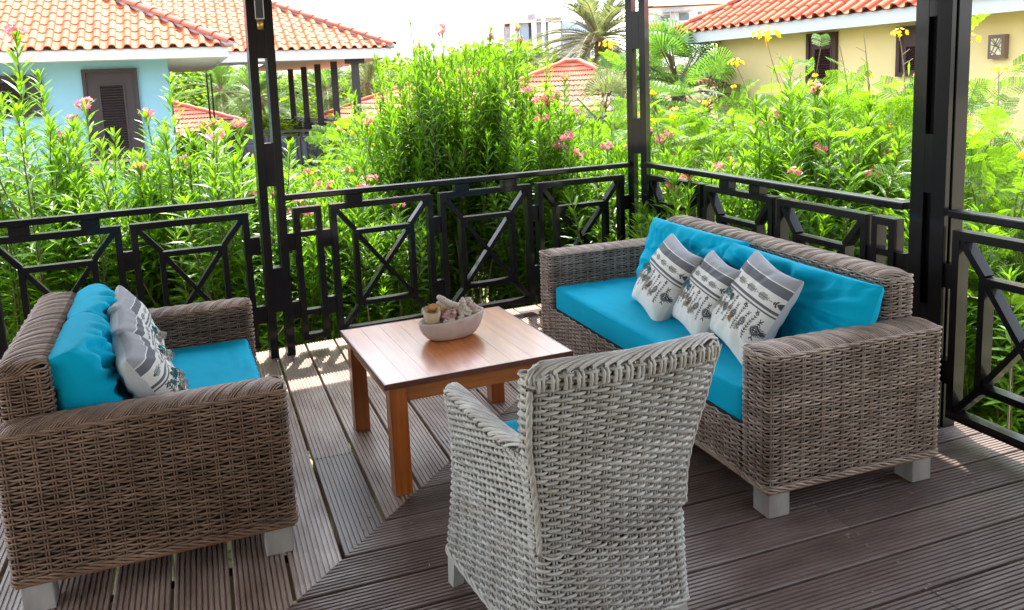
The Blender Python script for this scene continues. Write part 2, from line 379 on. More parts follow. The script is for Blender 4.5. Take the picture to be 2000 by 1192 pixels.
# ================================================================== RAILINGS
def bmesh_bar(name, a, b, wid, dep, n, parent, m=None):
    mb = MB(); mb.bar(a, b, wid, dep, n); o = mb.build(name, m or M['black'], parent)
    return o
BARW, BARD = 0.036, 0.058
def panel(parent, P0, T, N, s0, s1, z0, z1, kind='cross'):
    """framed lattice panel between distances s0..s1 along T; bars butt or sit 2 mm proud of each other"""
    p = empty('lattice_panel'); p.parent = parent
    X = lambda s, z: np.array(P0) + T * s + np.array([0, 0, z])
    h = BARW / 2
    bb = lambda a, b, w=BARW, d=BARD, nm='bar': bmesh_bar(nm, a, b, w, d, N, p)
    bb(X(s0 + h, z0), X(s0 + h, z1 - BARW)); bb(X(s1 - h, z0), X(s1 - h, z1 - BARW))
    bb(X(s0, z1 - h), X(s1, z1 - h)); bb(X(s0 + BARW, z0 + h), X(s1 - BARW, z0 + h))
    if kind == 'cross':
        i = 0.150; zi0, zi1 = z0 + 0.165, z1 - 0.175
        a, b = s0 + i, s1 - i
        w = 0.030
        # diagonals: outer corner -> inner corner, then the X inside
        for (sa, za, sb, zb) in ((s0 + BARW, z1 - BARW, a, zi1), (s1 - BARW, z1 - BARW, b, zi1), (s0 + BARW, z0 + BARW, a, zi0), (s1 - BARW, z0 + BARW, b, zi0)):
            bb(X(sa, za), X(sb, zb), w, BARD - .006)
        bb(X(a - w / 2, zi1 - w / 2), X(b + w / 2, zi1 - w / 2), w, BARD - .002)
        bb(X(a - w / 2, zi0 + w / 2), X(b + w / 2, zi0 + w / 2), w, BARD - .002)
        bb(X(a, zi0 + w), X(a, zi1 - w), w, BARD - .002); bb(X(b, zi0 + w), X(b, zi1 - w), w, BARD - .002)
        bb(X(a + w / 2, zi0 + w), X(b - w / 2, zi1 - w), w * .86, BARD - .008)
        bb(X(a + w / 2, zi1 - w), X(b - w / 2, zi0 + w), w * .86, BARD - .011)
    else:
        bb(X(s0 + BARW, z1 - .165), X(s1 - BARW, z1 - .165), .032, BARD - .004)
        bb(X(s0 + BARW, z0 + .175), X(s1 - BARW, z0 + .175), .032, BARD - .004)
    return p
def railing(name, P0, T, N, s0, s1, panels, blocks, links, label, z0=0.075, z1=0.905):
    r = empty(name, label=label, cat='railing', group='black lattice railings round the deck')
    X = lambda s, z: np.array(P0) + T * s + np.array([0, 0, z])
    me = bevel_box_mesh('handrail', M['black'], (s1 - s0, 0.062, 0.036), 0.007, X((s0 + s1) / 2, 0.972), np.stack([T, -N, (0, 0, 1)], 1), 2)
    link('handrail', me, r)
    for a, b, k in panels: panel(r, P0, T, N, a, b, z0, z1, k)
    for a, b in blocks: bmesh_bar('spacer_block', X(a, 0.9295), X(b, 0.9295), 0.047, 0.052, N, r)
    for a, b in links:
        for z in (0.70, 0.275): bmesh_bar('link_block', X(a, z), X(b, z), 0.105, 0.044, N, r)
    return r
P0A = np.array([2.9732, A0 + A1 * 2.9732, 0.0])
railing('deck_railing', P0A, TA, NA, -2.535, -0.06,
        [(-2.488, -2.318, 'small'), (-2.262, -1.592, 'cross'), (-1.540, -0.866, 'cross'), (-0.818, -0.112, 'cross')],
        [(-2.160, -2.056), (-1.430, -1.332), (-1.081, -0.977)],
        [(-2.545, -2.488), (-2.318, -2.262), (-1.592, -1.540), (-0.866, -0.818), (-0.112, -0.06)],
        'black lattice railing behind the wooden coffee table, left post to corner post')
railing('deck_railing', P0A, TA, NA, -5.6, -2.70,
        [(-5.53, -4.90, 'cross'), (-4.84, -4.15, 'cross'), (-4.09, -3.437, 'cross'), (-3.391, -2.750, 'cross')],
        [(-5.3, -5.2), (-3.976, -3.876), (-3.633, -3.539)],
        [(-4.90, -4.84), (-4.15, -4.09), (-3.437, -3.391), (-2.750, -2.695)],
        'black lattice railing behind the loveseat, running off the left edge')
P0B = np.array([BX0 + BX1 * 5.30, 5.30, 0.0])
yB = lambda y: (y - 5.30)
railing('deck_railing', P0B, TB, NB, yB(2.83), yB(5.24),
        [(yB(4.475), yB(5.165), 'cross'), (yB(3.755), yB(4.435), 'cross'), (yB(3.05), yB(3.715), 'cross'), (yB(2.875), yB(3.015), 'small')],
        [(yB(4.17), yB(4.27)), (yB(3.87), yB(3.97))],
        [(yB(4.435), yB(4.475)), (yB(3.715), yB(3.755)), (yB(3.015), yB(3.05)), (yB(5.165), yB(5.24)), (yB(2.825), yB(2.875))],
        'black lattice railing behind the three-seat wicker sofa')
railing('deck_railing', P0B, TB, NB, yB(-1.0), yB(2.585),
        [(yB(1.905), yB(2.560), 'cross'), (yB(1.19), yB(1.86), 'cross'), (yB(0.47), yB(1.14), 'cross'), (yB(-.25), yB(.42), 'cross'), (yB(-.95), yB(-.30), 'cross')],
        [], [(yB(1.86), yB(1.905)), (yB(1.14), yB(1.19)), (yB(.42), yB(.47)), (yB(-.30), yB(-.25)), (yB(2.560), yB(2.60))],
        'black lattice railing right of the thick post, at the right edge')
# ================================================================== POSTS
ZTOP = 2.72
SLOTS = [(-0.20, 0.285), (0.555, 1.05), (1.305, 1.80), (2.06, 2.52)]
def ladder_post(loc, rz, wd, dp, label, depth_members=None, slots=SLOTS, zb=0.0):
    """two uprights joined by solid blocks, open slots between"""
    r = empty('veranda_post', loc, rz, label, 'post', 'black posts of the veranda')
    mw = (wd - 0.052) / 2
    for s in (-1, 1):
        me = bevel_box_mesh('upright', M['black'], (mw, dp, ZTOP - zb), 0.0012, (s * (wd / 2 - mw / 2), 0, (ZTOP + zb) / 2)); link('upright', me, r)
    zs = [zb] + [z for ab in slots for z in ab] + [ZTOP]
    zs = [max(z, zb) for z in zs]
    for i in range(0, len(zs) - 1, 2):
        a, b = zs[i], zs[i + 1]
        if b - a < 0.01: continue
        mb = MB(); mb.box((0, 0, (a + b) / 2), (0.052, dp - 0.0008, b - a)); mb.build('filler_block', M['black'], r)
    return r
pl = P0A + TA * (-2.618)
lp = ladder_post(pl, aA, 0.149, 0.085, 'slim black slotted post between the loveseat and the coffee table')
lp.rotation_euler = (0, math.radians(.75), aA)
# lamp set in the uppermost slot of that post
mb = MB(); mb.box((0, -0.006, 2.25), (0.050, 0.075, 0.46)); g = mb.build('lamp_glass', M['glass_dark'], lp)
mb = MB()
for s in (-1, 1): mb.box((s * 0.0235, -0.0455, 2.25), (0.005, 0.004, 0.46))
mb.box((0, -0.0457, 2.022), (0.042, 0.004, 0.006)); mb.build('lamp_edge', M['pale_metal'], lp)
mb = MB(); mb.tube([(0, -0.03, 1.962), (0, -0.03, 2.018)], [0.021, 0.0235], 12, caps=True); mb.build('lamp_base', M['brass'], lp, True)
ladder_post((3.022, 5.318, 0), PI / 4 * -1, 0.140, 0.120, 'black slotted corner post between the two runs of railing')
def right_post():
    r = empty('veranda_post', (3.01, 2.695, 0), -BX1, 'thick black post standing behind the near arm of the three-seat sofa', 'post', 'black posts of the veranda')
    # slotted plate on the sofa side (faces -x), then a solid plate behind a narrow shadow gap
    for s in (-1, 1):
        me = bevel_box_mesh('upright', M['black'], (0.026, 0.072, ZTOP), 0.002, (-0.050, s * 0.057, ZTOP / 2)); link('upright', me, r)
    for a, b in ((0.285, 0.555), (1.05, 1.305), (1.80, 2.06), (2.52, ZTOP)):
        mb = MB(); mb.box((-0.0495, 0, (a + b) / 2), (0.024, 0.042, b - a)); mb.build('filler_block', M['black'], r)
    mb = MB(); mb.box((-0.031, 0, ZTOP / 2), (0.012, 0.165, ZTOP)); mb.build('recessed_core', M['black'], r)
    me = bevel_box_mesh('back_plate', M['black'], (0.072, 0.186, ZTOP), 0.003, (0.011, 0, ZTOP / 2)); link('back_plate', me, r)
right_post()
# ================================================================== VERANDA ROOF (above the frame; it shades the deck)
def porch_roof():
    r = empty('veranda_roof', (0, 0, 0), label='dark timber veranda roof over the deck, carried by the black posts', cat='roof')
    mb = MB()
    OA, OB = 0.68, 0.28
    yl = A0 + A1 * -4.2 + OA; yr = A0 + A1 * (BX0 + OB) + OA
    z = ZTOP + 0.16
    c = np.array([[-4.2, -2.2, z], [BX0 + OB, -2.2, z], [BX0 + OB + .08, yr, z], [-4.2, yl, z]])
    d = c.copy(); d[:, 2] += 0.12
    mb.add(np.concatenate([c, d]), [[0, 1, 2, 3], [4, 7, 6, 5], [0, 4, 5, 1], [1, 5, 6, 2], [2, 6, 7, 3], [3, 7, 4, 0]])
    mb.build('ceiling', M['ceil'], r)
    P = lambda s: P0A + TA * s
    mb = MB(); a = P(-7.2); b = P(0.1); mb.bar(a + [0, 0, ZTOP + .08], b + [0, 0, ZTOP + .08], .158, .10, NA); mb.build('beam', M['black'], r)
    mb = MB(); mb.bar(np.array([BX0 + .08, -2.1, ZTOP + .08]), np.array([BX0 + .08, 5.15, ZTOP + .08]), .158, .10, NB); mb.build('beam', M['black'], r)
M['villa'] = mat('villa_plaster', (0.62, 0.53, 0.42), 0.9, var=0.06, vscale=2, bump=0.001, bscale=40)
def villa():  # unseen house wall behind the camera, put in to cut sky reflections and bounce light
    r = empty('unseen_villa_wall', (0, 0, 0), label='unseen cream plaster villa wall behind the veranda, with a dark sliding door', cat='wall')
    mb = MB(); mb.box((-.6, -2.35, .5), (7.4, .25, 4.9)); mb.build('wall', M['villa'], r)
    mb = MB(); mb.box((-.2, -2.20, 1.1), (2.4, .06, 2.2)); mb.build('door_frame', M['black'], r)
villa()
M['ceil'] = mat('ceiling_boards', (0.20, 0.15, 0.11), 0.6, var=0.2)
porch_roof()
# ================================================================== WICKER
def resample(P, n, closed):
    P = np.asarray(P, float)
    if closed: P = np.concatenate([P, P[:1]])
    d = np.concatenate([[0], np.cumsum(np.linalg.norm(np.diff(P, axis=0), axis=1))])
    s = np.linspace(0, d[-1], n + 1)[:-1] if closed else np.linspace(0, d[-1], n)
    return np.stack([np.interp(s, d, P[:, k]) for k in range(P.shape[1])], 1), d[-1]
def rpoly(pts, rad, seg=5, closed=True):
    """polygon with rounded corners (2D or 3D)"""
    pts = [np.array(p, float) for p in pts]; n = len(pts); out = []
    for i, p in enumerate(pts):
        if not closed and i in (0, n - 1): out.append(p); continue
        a, b = pts[i - 1] - p, pts[(i + 1) % n] - p
        r = rad[i] if hasattr(rad, '__len__') else rad
        ra = min(r, np.linalg.norm(a) * .49); rb = min(r, np.linalg.norm(b) * .49)
        A = p + a / np.linalg.norm(a) * ra; B = p + b / np.linalg.norm(b) * rb
        for t in np.linspace(0, 1, seg): out.append((1 - t) ** 2 * A + 2 * t * (1 - t) * p + t * t * B)
    return np.array(out)
def weave(mb, pathf, zs, nst, spp=4, closed=True, amp=0.0052, r=0.0042, k=4, h=0.0028, out=1, jit=0.0006, stakes=True, alt=False, flip=False):
    """twined rows: every row is a pair of canes that cross between the stakes"""
    N = nst * spp + (0 if closed else 1)
    S = []
    for i, z in enumerate(zs):
        P = pathf(z)
        P, L = resample(P, N, closed)
        if P.shape[1] == 2: P = np.concatenate([P, np.full((N, 1), z)], 1)
        T = (np.roll(P, -1, 0) - np.roll(P, 1, 0)) if closed else np.gradient(P, axis=0)
        T[:, 2] *= 0.0; T /= np.linalg.norm(T, axis=1, keepdims=True) + 1e-9
        Nn = np.stack([T[:, 1], -T[:, 0], np.zeros(N)], 1) * out
        S.append((P, Nn))
        th = PI * np.arange(N) / spp + (i % 2) * 0
        for q in (0,):
            c_ = np.cos(th + (PI if ((alt and i % 2) or flip) else 0))
            o = amp * np.sign(c_) * np.abs(c_) ** .75 + .001 + RNG.normal(0, jit, N)
            dz = h * np.cos(2 * th) + RNG.normal(0, jit * .8, N) + RNG.normal(0, jit * 1.6)
            V = P + Nn * o[:, None]; V[:, 2] += dz
            tn = np.clip(RNG.normal(0.5, 0.2) + 0.12 * np.sin(np.arange(N) * RNG.uniform(.02, .15) + RNG.uniform(0, 6)), 0, 1)
            mb.tube(V, r * RNG.uniform(.9, 1.08), k, closed=closed, tone=tn)
    if stakes:
        sub = list(range(0, len(S), 3)) + ([len(S) - 1] if (len(S) - 1) % 3 else [])
        for j in range(nst):
            idx = j * spp
            for dd in (-0.0042, 0.0042):
                V = []
                for i in sub:
                    P, Nn = S[i]; t = np.array([-Nn[idx][1], Nn[idx][0], 0]); V.append(P[idx] + t * dd + Nn[idx] * (-0.0008 if j % 2 == 0 else .0015))
                mb.tube(np.array(V), 0.0030, 4, tone=RNG.uniform(.2, .7))
def border(mb, C, Lat, Up, width, p, nb, slant, r=0.0042, arch=0.010, drop=0.014, k=4, scal=0.005, over=1.0, ns=8):
    """closing edge: bundles of canes laid slantwise over the top edge, each bundle lapping the next"""
    C = np.asarray(C, float); d = np.concatenate([[0], np.cumsum(np.linalg.norm(np.diff(C, axis=0), axis=1))])
    ip = lambda A, s: np.stack([np.interp(s, d, A[:, q]) for q in range(3)], 1)
    n = max(1, int(round(d[-1] / p))); p = d[-1] / n
    t = np.linspace(0, 1, ns)
    for b in range(n):
        for j in range(nb):
            s = np.clip(b * p + (j + .5) / nb * p * over + slant * (t - .5), 0, d[-1])
            c, la, up = ip(C, s), ip(Lat, s), ip(Up, s)
            hgt = -drop + (drop + arch) * np.sin(PI * t) ** 0.6 + scal * math.sin(PI * (j + .5) / nb) + RNG.normal(0, .0005)
            V = c + la * ((t - .5) * width)[:, None] + up * hgt[:, None]
            mb.tube(V, r * RNG.uniform(.9, 1.1), k, tone=float(np.clip(RNG.normal(.62, .15), 0, 1)))
def rope(mb, P, closed=True, r=0.0048, A=0.009, wl=0.15, n=4, out=None, z0=0.0):
    L = resample(P, 10, closed)[1]; N = int(L / 0.012); P, L = resample(P, N, closed)
    T = (np.roll(P, -1, 0) - np.roll(P, 1, 0)) if closed else np.gradient(P, axis=0)
    T /= np.linalg.norm(T, axis=1, keepdims=True); Nn = np.stack([T[:, 1], -T[:, 0], 0 * T[:, 0]], 1)
    w_ = max(1, round(L / wl)) / L
    for i in range(n):
        ph = 2 * PI * i / n; s = np.arange(N) * L / N
        V = P + Nn * (0.003 + 0.004 * np.sin(2 * PI * s * w_ + ph))[:, None]
        V[:, 2] += z0 + A * np.cos(2 * PI * s * w_ + ph)
        mb.tube(V, r, 5, closed=closed, tone=float(RNG.uniform(.4, .8)))
ZB = 0.112
def rect(x0, x1, y0, y1): return [(x0, y0), (x1, y0), (x1, y1), (x0, y1)]
def make_sofa(L, D, ta, ha, hb, tb, bi0, bi1, wm, label, slant, p=0.044, pitch=0.0108):
    """local: x along the length, front at -y.  bi0/bi1: how far the back stops short of each end"""
    root = empty('wicker_sofa', label=label, cat='sofa', group='wicker sofas')
    # armrests
    for s in (-1, 1):
        x0, x1 = (L / 2 - ta, L / 2) if s > 0 else (-L / 2, -L / 2 + ta)
        mb = MB(); y0, y1 = -D / 2, D / 2
        loop = rpoly(rect(x0, x1, y0, y1), 0.022)
        per = resample(loop, 8, True)[1]; nst = 2 * int(round(per / p / 2))
        zs = np.arange(ZB + .022, ha - 0.008, pitch)
        weave(mb, lambda z: loop, zs, nst, alt=True, h=.001)
        rope(mb, np.concatenate([loop, np.full((len(loop), 1), ZB)], 1), z0=0.006)
        C = np.array([((x0 + x1) / 2, y0 - .001, ha - .030), ((x0 + x1) / 2, y0 + .012, ha - 0.008), ((x0 + x1) / 2, y0 + .035, ha), ((x0 + x1) / 2, y1 - .035, ha), ((x0 + x1) / 2, y1 - .01, ha - .008), ((x0 + x1) / 2, y1, ha - .03)])
        C = resample(C, 80, False)[0]
        Lat = np.tile([1.0, 0, 0], (80, 1)); T = np.gradient(C, axis=0); T /= np.linalg.norm(T, axis=1, keepdims=True)
        Up = np.cross(Lat, T)
        border(mb, C, Lat, Up, ta * .98, 0.066, 7, slant, r=.0038, arch=.006)
        rope(mb, np.concatenate([rpoly(rect(x0 + .001, x1 - .001, y0 + .001, y1 - .001), 0.022), np.full((20, 1), ha - .010)], 1), A=.003, wl=.12, n=2, r=.004)
        a = mb.build('armrest', wm, root, True)
        mb = MB(); mb.box(((x0 + x1) / 2, 0, (ZB + ha) / 2 + .005), (ta - .026, D - .026, ha - ZB - .03)); mb.build('inner_core', M['core'], a)
    # backrest
    x0, x1 = -L / 2 + bi0, L / 2 - bi1; y1 = D / 2 - 0.002; y0 = y1 - tb
    mb = MB(); loop = rpoly(rect(x0, x1, y0, y1), 0.03)
    per = resample(loop, 8, True)[1]; nst = 2 * int(round(per / p / 2))
    weave(mb, lambda z: loop, np.arange(ha - .02, hb - 0.010, pitch), nst, alt=True, h=.001)
    C = np.array([(x0 - .002, (y0 + y1) / 2, hb - .035), (x0 + .012, (y0 + y1) / 2, hb - .010), (x0 + .04, (y0 + y1) / 2, hb), (x1 - .04, (y0 + y1) / 2, hb), (x1 - .012, (y0 + y1) / 2, hb - .010), (x1 + .002, (y0 + y1) / 2, hb - .035)])
    C = resample(C, 200, False)[0]; T = np.gradient(C, axis=0); T /= np.linalg.norm(T, axis=1, keepdims=True)
    Lat = np.tile([0, 1.0, 0], (200, 1)); Up = np.cross(T, Lat)
    border(mb, C, Lat, Up, tb * .99, 0.070, 7, slant, r=.0038, arch=.008)
    b = mb.build('backrest', wm, root, True)
    mb = MB(); mb.box(((x0 + x1) / 2, (y0 + y1) / 2, hb - .20), (x1 - x0 - .03, tb - .028, .36)); mb.build('inner_core', M['core'], b)
    # front apron and rear skirt between the arms
    for nm, y, o, ztop in (('apron', -D / 2 + .004, 1, 0.315), ('rear_panel', D / 2 - .004, -1, ha)):
        mb = MB(); pth = np.array([(-L / 2 + ta + .002, y), (L / 2 - ta - .002, y)])
        n_ = int(round((L - 2 * ta) / p))
        weave(mb, lambda z: pth, np.arange(ZB + .022, ztop, pitch), n_, closed=False, out=o, alt=True, h=.001)
        rope(mb, np.array([(*q, ZB) for q in pth]) if o > 0 else np.array([(*q, ZB) for q in pth[::-1]]), closed=False, z0=.006)
        a = mb.build(nm, wm, root, True)
        mb = MB(); mb.box((0, y + o * .018, (ZB + ztop) / 2), (L - 2 * ta, .016, ztop - ZB - .012)); mb.build('inner_core', M['core'], a)
    mb = MB(); mb.box((0, .01, 0.295), (L - 2 * ta, D - .06, .02)); mb.build('seat_deck', M['core'], root)
    # raw timber base rail
    mb = MB(); z = ZB - .008
    for s in (-1, 1):
        mb.box((s * (L / 2 - .035), 0, z), (.06, D - .012, .014)); mb.box((0, s * (D / 2 - .035), z - .001), (L - .14, .058, .012))
    mb.build('base_rail', M['rawwood'], root)
    me = bevel_box_mesh('leg', M['legpaint'], (.092, .092, .098), .003, (0, 0, .049))
    for sx in (-1, 1):
        for sy in (-1, 1): link('leg', me, root, (sx * (L / 2 - .060), sy * (D / 2 - .062), 0))
    return root
sofa = make_sofa(2.11, 0.79, 0.155, 0.622, 0.800, 0.150, 0.34, 0.135, M['wick_g'], 'long grey-brown three-seat wicker sofa with turquoise cushions beside the right railing', 0.05)
SO = (2.197, 3.325, 0.0); SRZ = -PI / 2 - 0.012
sofa.location = SO; sofa.rotation_euler = (0, 0, SRZ)
love = make_sofa(1.40, 0.87, 0.150, 0.605, 0.775, 0.150, 0.13, 0.20, M['wick_b'], 'darker brown two-seat wicker loveseat at the left edge of the photo', -0.10)
LO = (-0.255, 3.475, 0.0); LRZ = PI / 2 + 0.03
love.location = LO; love.rotation_euler = (0, 0, LRZ)
def loc2w(org, rz, p):
    return np.array(org) + rotz(rz) @ np.array(p, float)
# ------------------------------------------------------------------ armchair
def make_chair():
    root = empty('wicker_armchair', label='whitewashed high-backed wicker armchair in the foreground with its back to the camera', cat='armchair')
    HWb, HD = 0.255, 0.61
    def hw(z):                                  # half width of the outer shell
        t = max(0, (z - 0.12) / 0.80)
        return 0.258 - 0.022 * math.sin(PI * min(1, t / 0.75)) + 0.038 * max(0, t - 0.45) ** 1.3 / 0.55 ** 1.3
    FI = lambda z: .030 + .022 * max(0, (z - .12) / .5)          # the shell narrows a little towards the front
    def yb(z):                                  # rear face (y grows towards the front)
        t = max(0, (z - 0.12) / 0.80); return -0.02 * t - 0.075 * max(0, t - .5) ** 1.4 / .5 ** 1.4
    AH = lambda y: 0.655 + 0.01 * (y / HD) + 0.04 * max(0, 1 - y / 0.30) ** 2      # arm height along the depth
    TH = 0.052
    def u_path(z, inset=0.0):
        """outer U from front-left round the back to front-right (slightly bowed back)"""
        w_ = hw(z) - inset; b = yb(z) + inset; f = HD
        pts = [(-w_ + FI(z), f - inset), (-w_ + FI(z) * .4, f * .5), (-w_, b + .0), (-w_ * .5, b - .018), (0, b - .024), (w_ * .5, b - .018), (w_, b), (w_ - FI(z) * .4, f * .5), (w_ - FI(z), f - inset)]
        return [np.array(p) for p in pts]
    R = [0, .08, .035, .1, .1, .1, .035, .08, 0]
    p = 0.033
    pitch = 0.0106
    # lower body: closed ring
    body = MB()
    def low(z):
        P = u_path(z); return rpoly(P, [.03] + R[1:-1] + [.03], 5)
    per = resample(low(.3), 8, True)[1]; nst = 2 * int(round(per / p / 2))
    weave(body, low, np.arange(.135, .4015, pitch), nst, spp=5, k=5, amp=.0070, r=.0052, h=.001, out=-1, alt=True)
    rope(body, np.concatenate([low(.12), np.full((len(low(.12)), 1), .122)], 1), n=3, r=.0056, A=.008, z0=.002)
    body.build('seat_shell', M['wick_w'], root, True)
    # arms (outer side, rounded front, inner side): each a ring whose height follows the arm line
    for s in (-1, 1):
        mb = MB()
        def ring(z, s=s):
            w_ = hw(z); b = yb(z)
            F_ = FI(z); pts = [(s * w_, b + .012), (s * (w_ - F_ * .4), HD * .5), (s * (w_ - F_), HD), (s * (w_ - F_ - TH), HD), (s * (w_ - F_ * .4 - TH), HD * .5), (s * (w_ - TH - .002), b + .04)]
            return pts
        nst_a = 2 * int(round((2 * HD + TH) / p / 2))
        for i, z in enumerate(np.arange(.4105, .70, pitch)):
            P = np.array(ring(z))
            # keep only the length where the arm is higher than this row
            ys = np.linspace(0.012, HD, 60); ok = [y for y in ys if AH(y) - .012 > z]
            if not ok: continue
            ymax = max(ok)
            if ymax < HD - .01:
                P[:, 1] = np.minimum(P[:, 1], ymax)
            P = rpoly(P, [0, .05, .028, .028, .05, 0], 5, closed=False)
            weave(mb, lambda zz, P=P: P, [z], nst_a, spp=5, closed=False, k=5, amp=.0066, r=.0052, h=.001, out=s, stakes=False, alt=False, flip=bool(i % 2))
        for j in range(nst_a // 2):
            y = HD * (j + .5) / (nst_a // 2)
            for dd in (-.005, .005):
                for q in (0, TH): mb.tube([(s * (hw(z) - FI(z) * (y / HD) - q), y + dd, z) for z in np.linspace(.38, AH(y) - .006, 5)], .0036, 4, tone=.5)
        yy = np.linspace(.0, HD - .03, 24)
        C = [(s * (hw(AH(y)) - FI(.6) * (y / HD) - TH / 2), y, AH(y)) for y in yy] + [(s * (hw(.6) - FI(.6) - TH / 2), HD - .008, AH(HD) - .010), (s * (hw(.6) - FI(.6) - TH / 2), HD + .004, AH(HD) - .035)]
        C = resample(np.array(C), 100, False)[0]; T = np.gradient(C, axis=0); T /= np.linalg.norm(T, axis=1, keepdims=True)
        Lat = np.tile([float(s), 0, 0], (100, 1)); Up = np.cross(T, Lat) * (-s)
        Up *= np.sign(Up[:, 2:3] + 1e-6)
        border(mb, C, Lat, Up, TH * 1.12, .075, 4, .22, r=.0047, arch=.008, drop=.010, k=5, scal=.007, over=2.0, ns=11)
        mb.build('arm', M['wick_w'], root, True)
    # backrest: outer face rows wrap to the inner face
    mb = MB()
    HB = 0.900
    top = lambda u: HB + .012 * math.cos(u * PI * .5) + .03 * max(0, -u)      # slight crown
    def bk(z):
        w_ = hw(z); b = yb(z); t = .050
        out_ = [(-w_, b + .05), (-w_, b), (-w_ * .5, b - .018), (0, b - .024), (w_ * .5, b - .018), (w_, b), (w_, b + .05)]
        inn = [(w_ - .03, b + t + .012), (w_ * .5, b + t - .012), (0, b + t - .018), (-w_ * .5, b + t - .012), (-w_ + .03, b + t + .012)]
        return rpoly([np.array(q) for q in out_ + inn], [.01, .035, .1, .1, .1, .035, .01, .02, .1, .1, .1, .02], 4)
    per = resample(bk(.7), 8, True)[1]; nb_ = 2 * int(round(per / p / 2))
    def bkz(z):
        P = bk(z); zz = z + np.array([(top(q[0] / .3) - HB) * ((z - .4) / .5) for q in P]); return np.concatenate([P, zz[:, None]], 1)
    weave(mb, bkz, np.arange(.4105, HB - .006, pitch), nb_, spp=5, k=5, amp=.0072, r=.0054, h=.001, out=-1, alt=True)
    us = np.linspace(-1, 1, 60); w_ = hw(HB); b = yb(HB)
    C = np.array([(u * (w_ - .006), b - .024 * (1 - u * u) + .022, top(u) + .002 - (.035 if abs(u) > .999 else .010 if abs(u) > .95 else 0)) for u in us])
    C = resample(C, 120, False)[0]; T = np.gradient(C, axis=0); T /= np.linalg.norm(T, axis=1, keepdims=True)
    Lat = np.tile([0, 1.0, 0], (120, 1)); Up = np.cross(T, Lat)
    border(mb, C, Lat, Up, .044, .070, 4, .24, r=.0048, arch=.007, drop=.012, k=5, scal=.010, over=2.0, ns=11)
    # doubled stake ends looped over below the rim
    P, _ = resample(bkz(HB - .03), nb_, True)
    for j in range(nb_):
        q = P[j]; c = np.array([0, yb(HB) + .02]); nrm = q[:2] - c; nrm = nrm / np.linalg.norm(nrm)
        if q[1] > yb(HB) + .02: continue
        for dd in (-.006, .006):
            mb.tube([(q[0] + dd, q[1] - .007, q[2] - .015), (q[0] + dd, q[1] - .0105, q[2]), (q[0] + dd, q[1] - .0105, q[2] + .014), (q[0] + dd, q[1] - .004, q[2] + .026)], .0046, 5, tone=.7)
    # corner braids
    for s in (-1, 1):
        for q in range(3):
            zs_ = np.linspace(.42, HB - .01, 40)
            mb.tube([(s * (hw(z) + .002 + .004 * math.sin(z * 60 + q * 2.1)), yb(z) + .006 + .004 * math.cos(z * 60 + q * 2.1), z) for z in zs_], .0052, 5, tone=.6)
    bb = mb.build('backrest', M['wick_w'], root, True)
    G = np.array([[(u * (hw(z) - .022), yb(z) - .024 * (1 - u * u) + .022, z + (top(u) - HB) * ((z - .4) / .5)) for z in np.linspace(.35, HB - .02, 12)] for u in np.linspace(-1, 1, 12)])
    mb = MB(); mb.grid(G); mb.build('inner_core', M['core_w'], bb)
    mb = MB(); mb.box((0, HD / 2, .385), (2 * hw(.3) - .15, HD - .05, .012)); mb.build('seat_deck', M['core_w'], root)
    # tapered splayed legs
    for sx in (-1, 1):
        for sy, y in ((0, .035), (1, HD - .035)):
            mb = MB(); x = sx * (hw(.12) - .030 - (.026 if sy else 0))
            a = np.array([[-1, -1], [1, -1], [1, 1], [-1, 1]]) * .026; b_ = np.array([[-1, -1], [1, -1], [1, 1], [-1, 1]]) * .018
            dy = .02 if sy else -.02
            v = [(x + q[0], y + q[1], .122) for q in a] + [(x + sx * .006 + q[0], y + dy + q[1], 0) for q in b_]
            mb.add(v, [[0, 1, 2, 3], [4, 7, 6, 5], [0, 4, 5, 1], [1, 5, 6, 2], [2, 6, 7, 3], [3, 7, 4, 0]]); mb.build('leg', M['wick_leg'], root)
    return root
M['wick_leg'] = mat('painted_chair_leg', (0.46, 0.45, 0.43), 0.55, var=0.25, vscale=14)
chair = make_chair()
CO = (0.948, 1.830, 0); CRZ = 0.150
chair.location = CO; chair.rotation_euler = (0, 0, CRZ)
# ================================================================== TABLE
def make_table():
    r = empty('coffee_table', (0.970, 3.425, 0), 0.045, 'square varnished teak coffee table carrying the stone bowl of shells', 'table')
    S, Ht = 0.805, 0.475
    n = 9; w_ = S / n
    for i in range(n):
        x = -S / 2 + w_ * (i + .5)
        me = bevel_box_mesh('top_board', M['teaktop'], (w_ - .0003, S - .004, .022), .0005, (x, 0, Ht - .0115))
        a = me.attributes.new("tone", 'FLOAT', 'POINT'); a.data.foreach_set("value", np.full(len(me.vertices), RNG.uniform(0, 1), np.float32))
        link('top_board', me, r)
    mb = MB()
    for s in (-1, 1):
        mb.box((0, s * (S / 2 + .001), Ht - .012), (S + .010, .006, .0235)); mb.box((s * (S / 2 + .001), 0, Ht - .012), (.006, S - .004, .0235))
    mb.build('edge_strip', M['teakedge'], r)
    L2 = .070
    for sx in (-1, 1):
        for sy in (-1, 1):
            me = bevel_box_mesh('leg', M['teak'], (L2, L2, Ht - .024), .004, (sx * (S / 2 - .055), sy * (S / 2 - .055), (Ht - .024) / 2), None, 2); link('leg', me, r)
    for s in (-1, 1):
        me = bevel_box_mesh('apron', M['teakx'], (S - .182, .022, .070), .002, (0, s * (S / 2 - .042), Ht - .060)); link('apron', me, r)
        me = bevel_box_mesh('apron', M['teakx'], (.022, S - .182, .070), .002, (s * (S / 2 - .042), 0, Ht - .060)); link('apron', me, r)
    return r
make_table()
TZ = 0.475
BC = on_z(882, 659, TZ); BC = np.array([BC[0] + .0, BC[1] + .01, TZ])
BRZ = 0.12
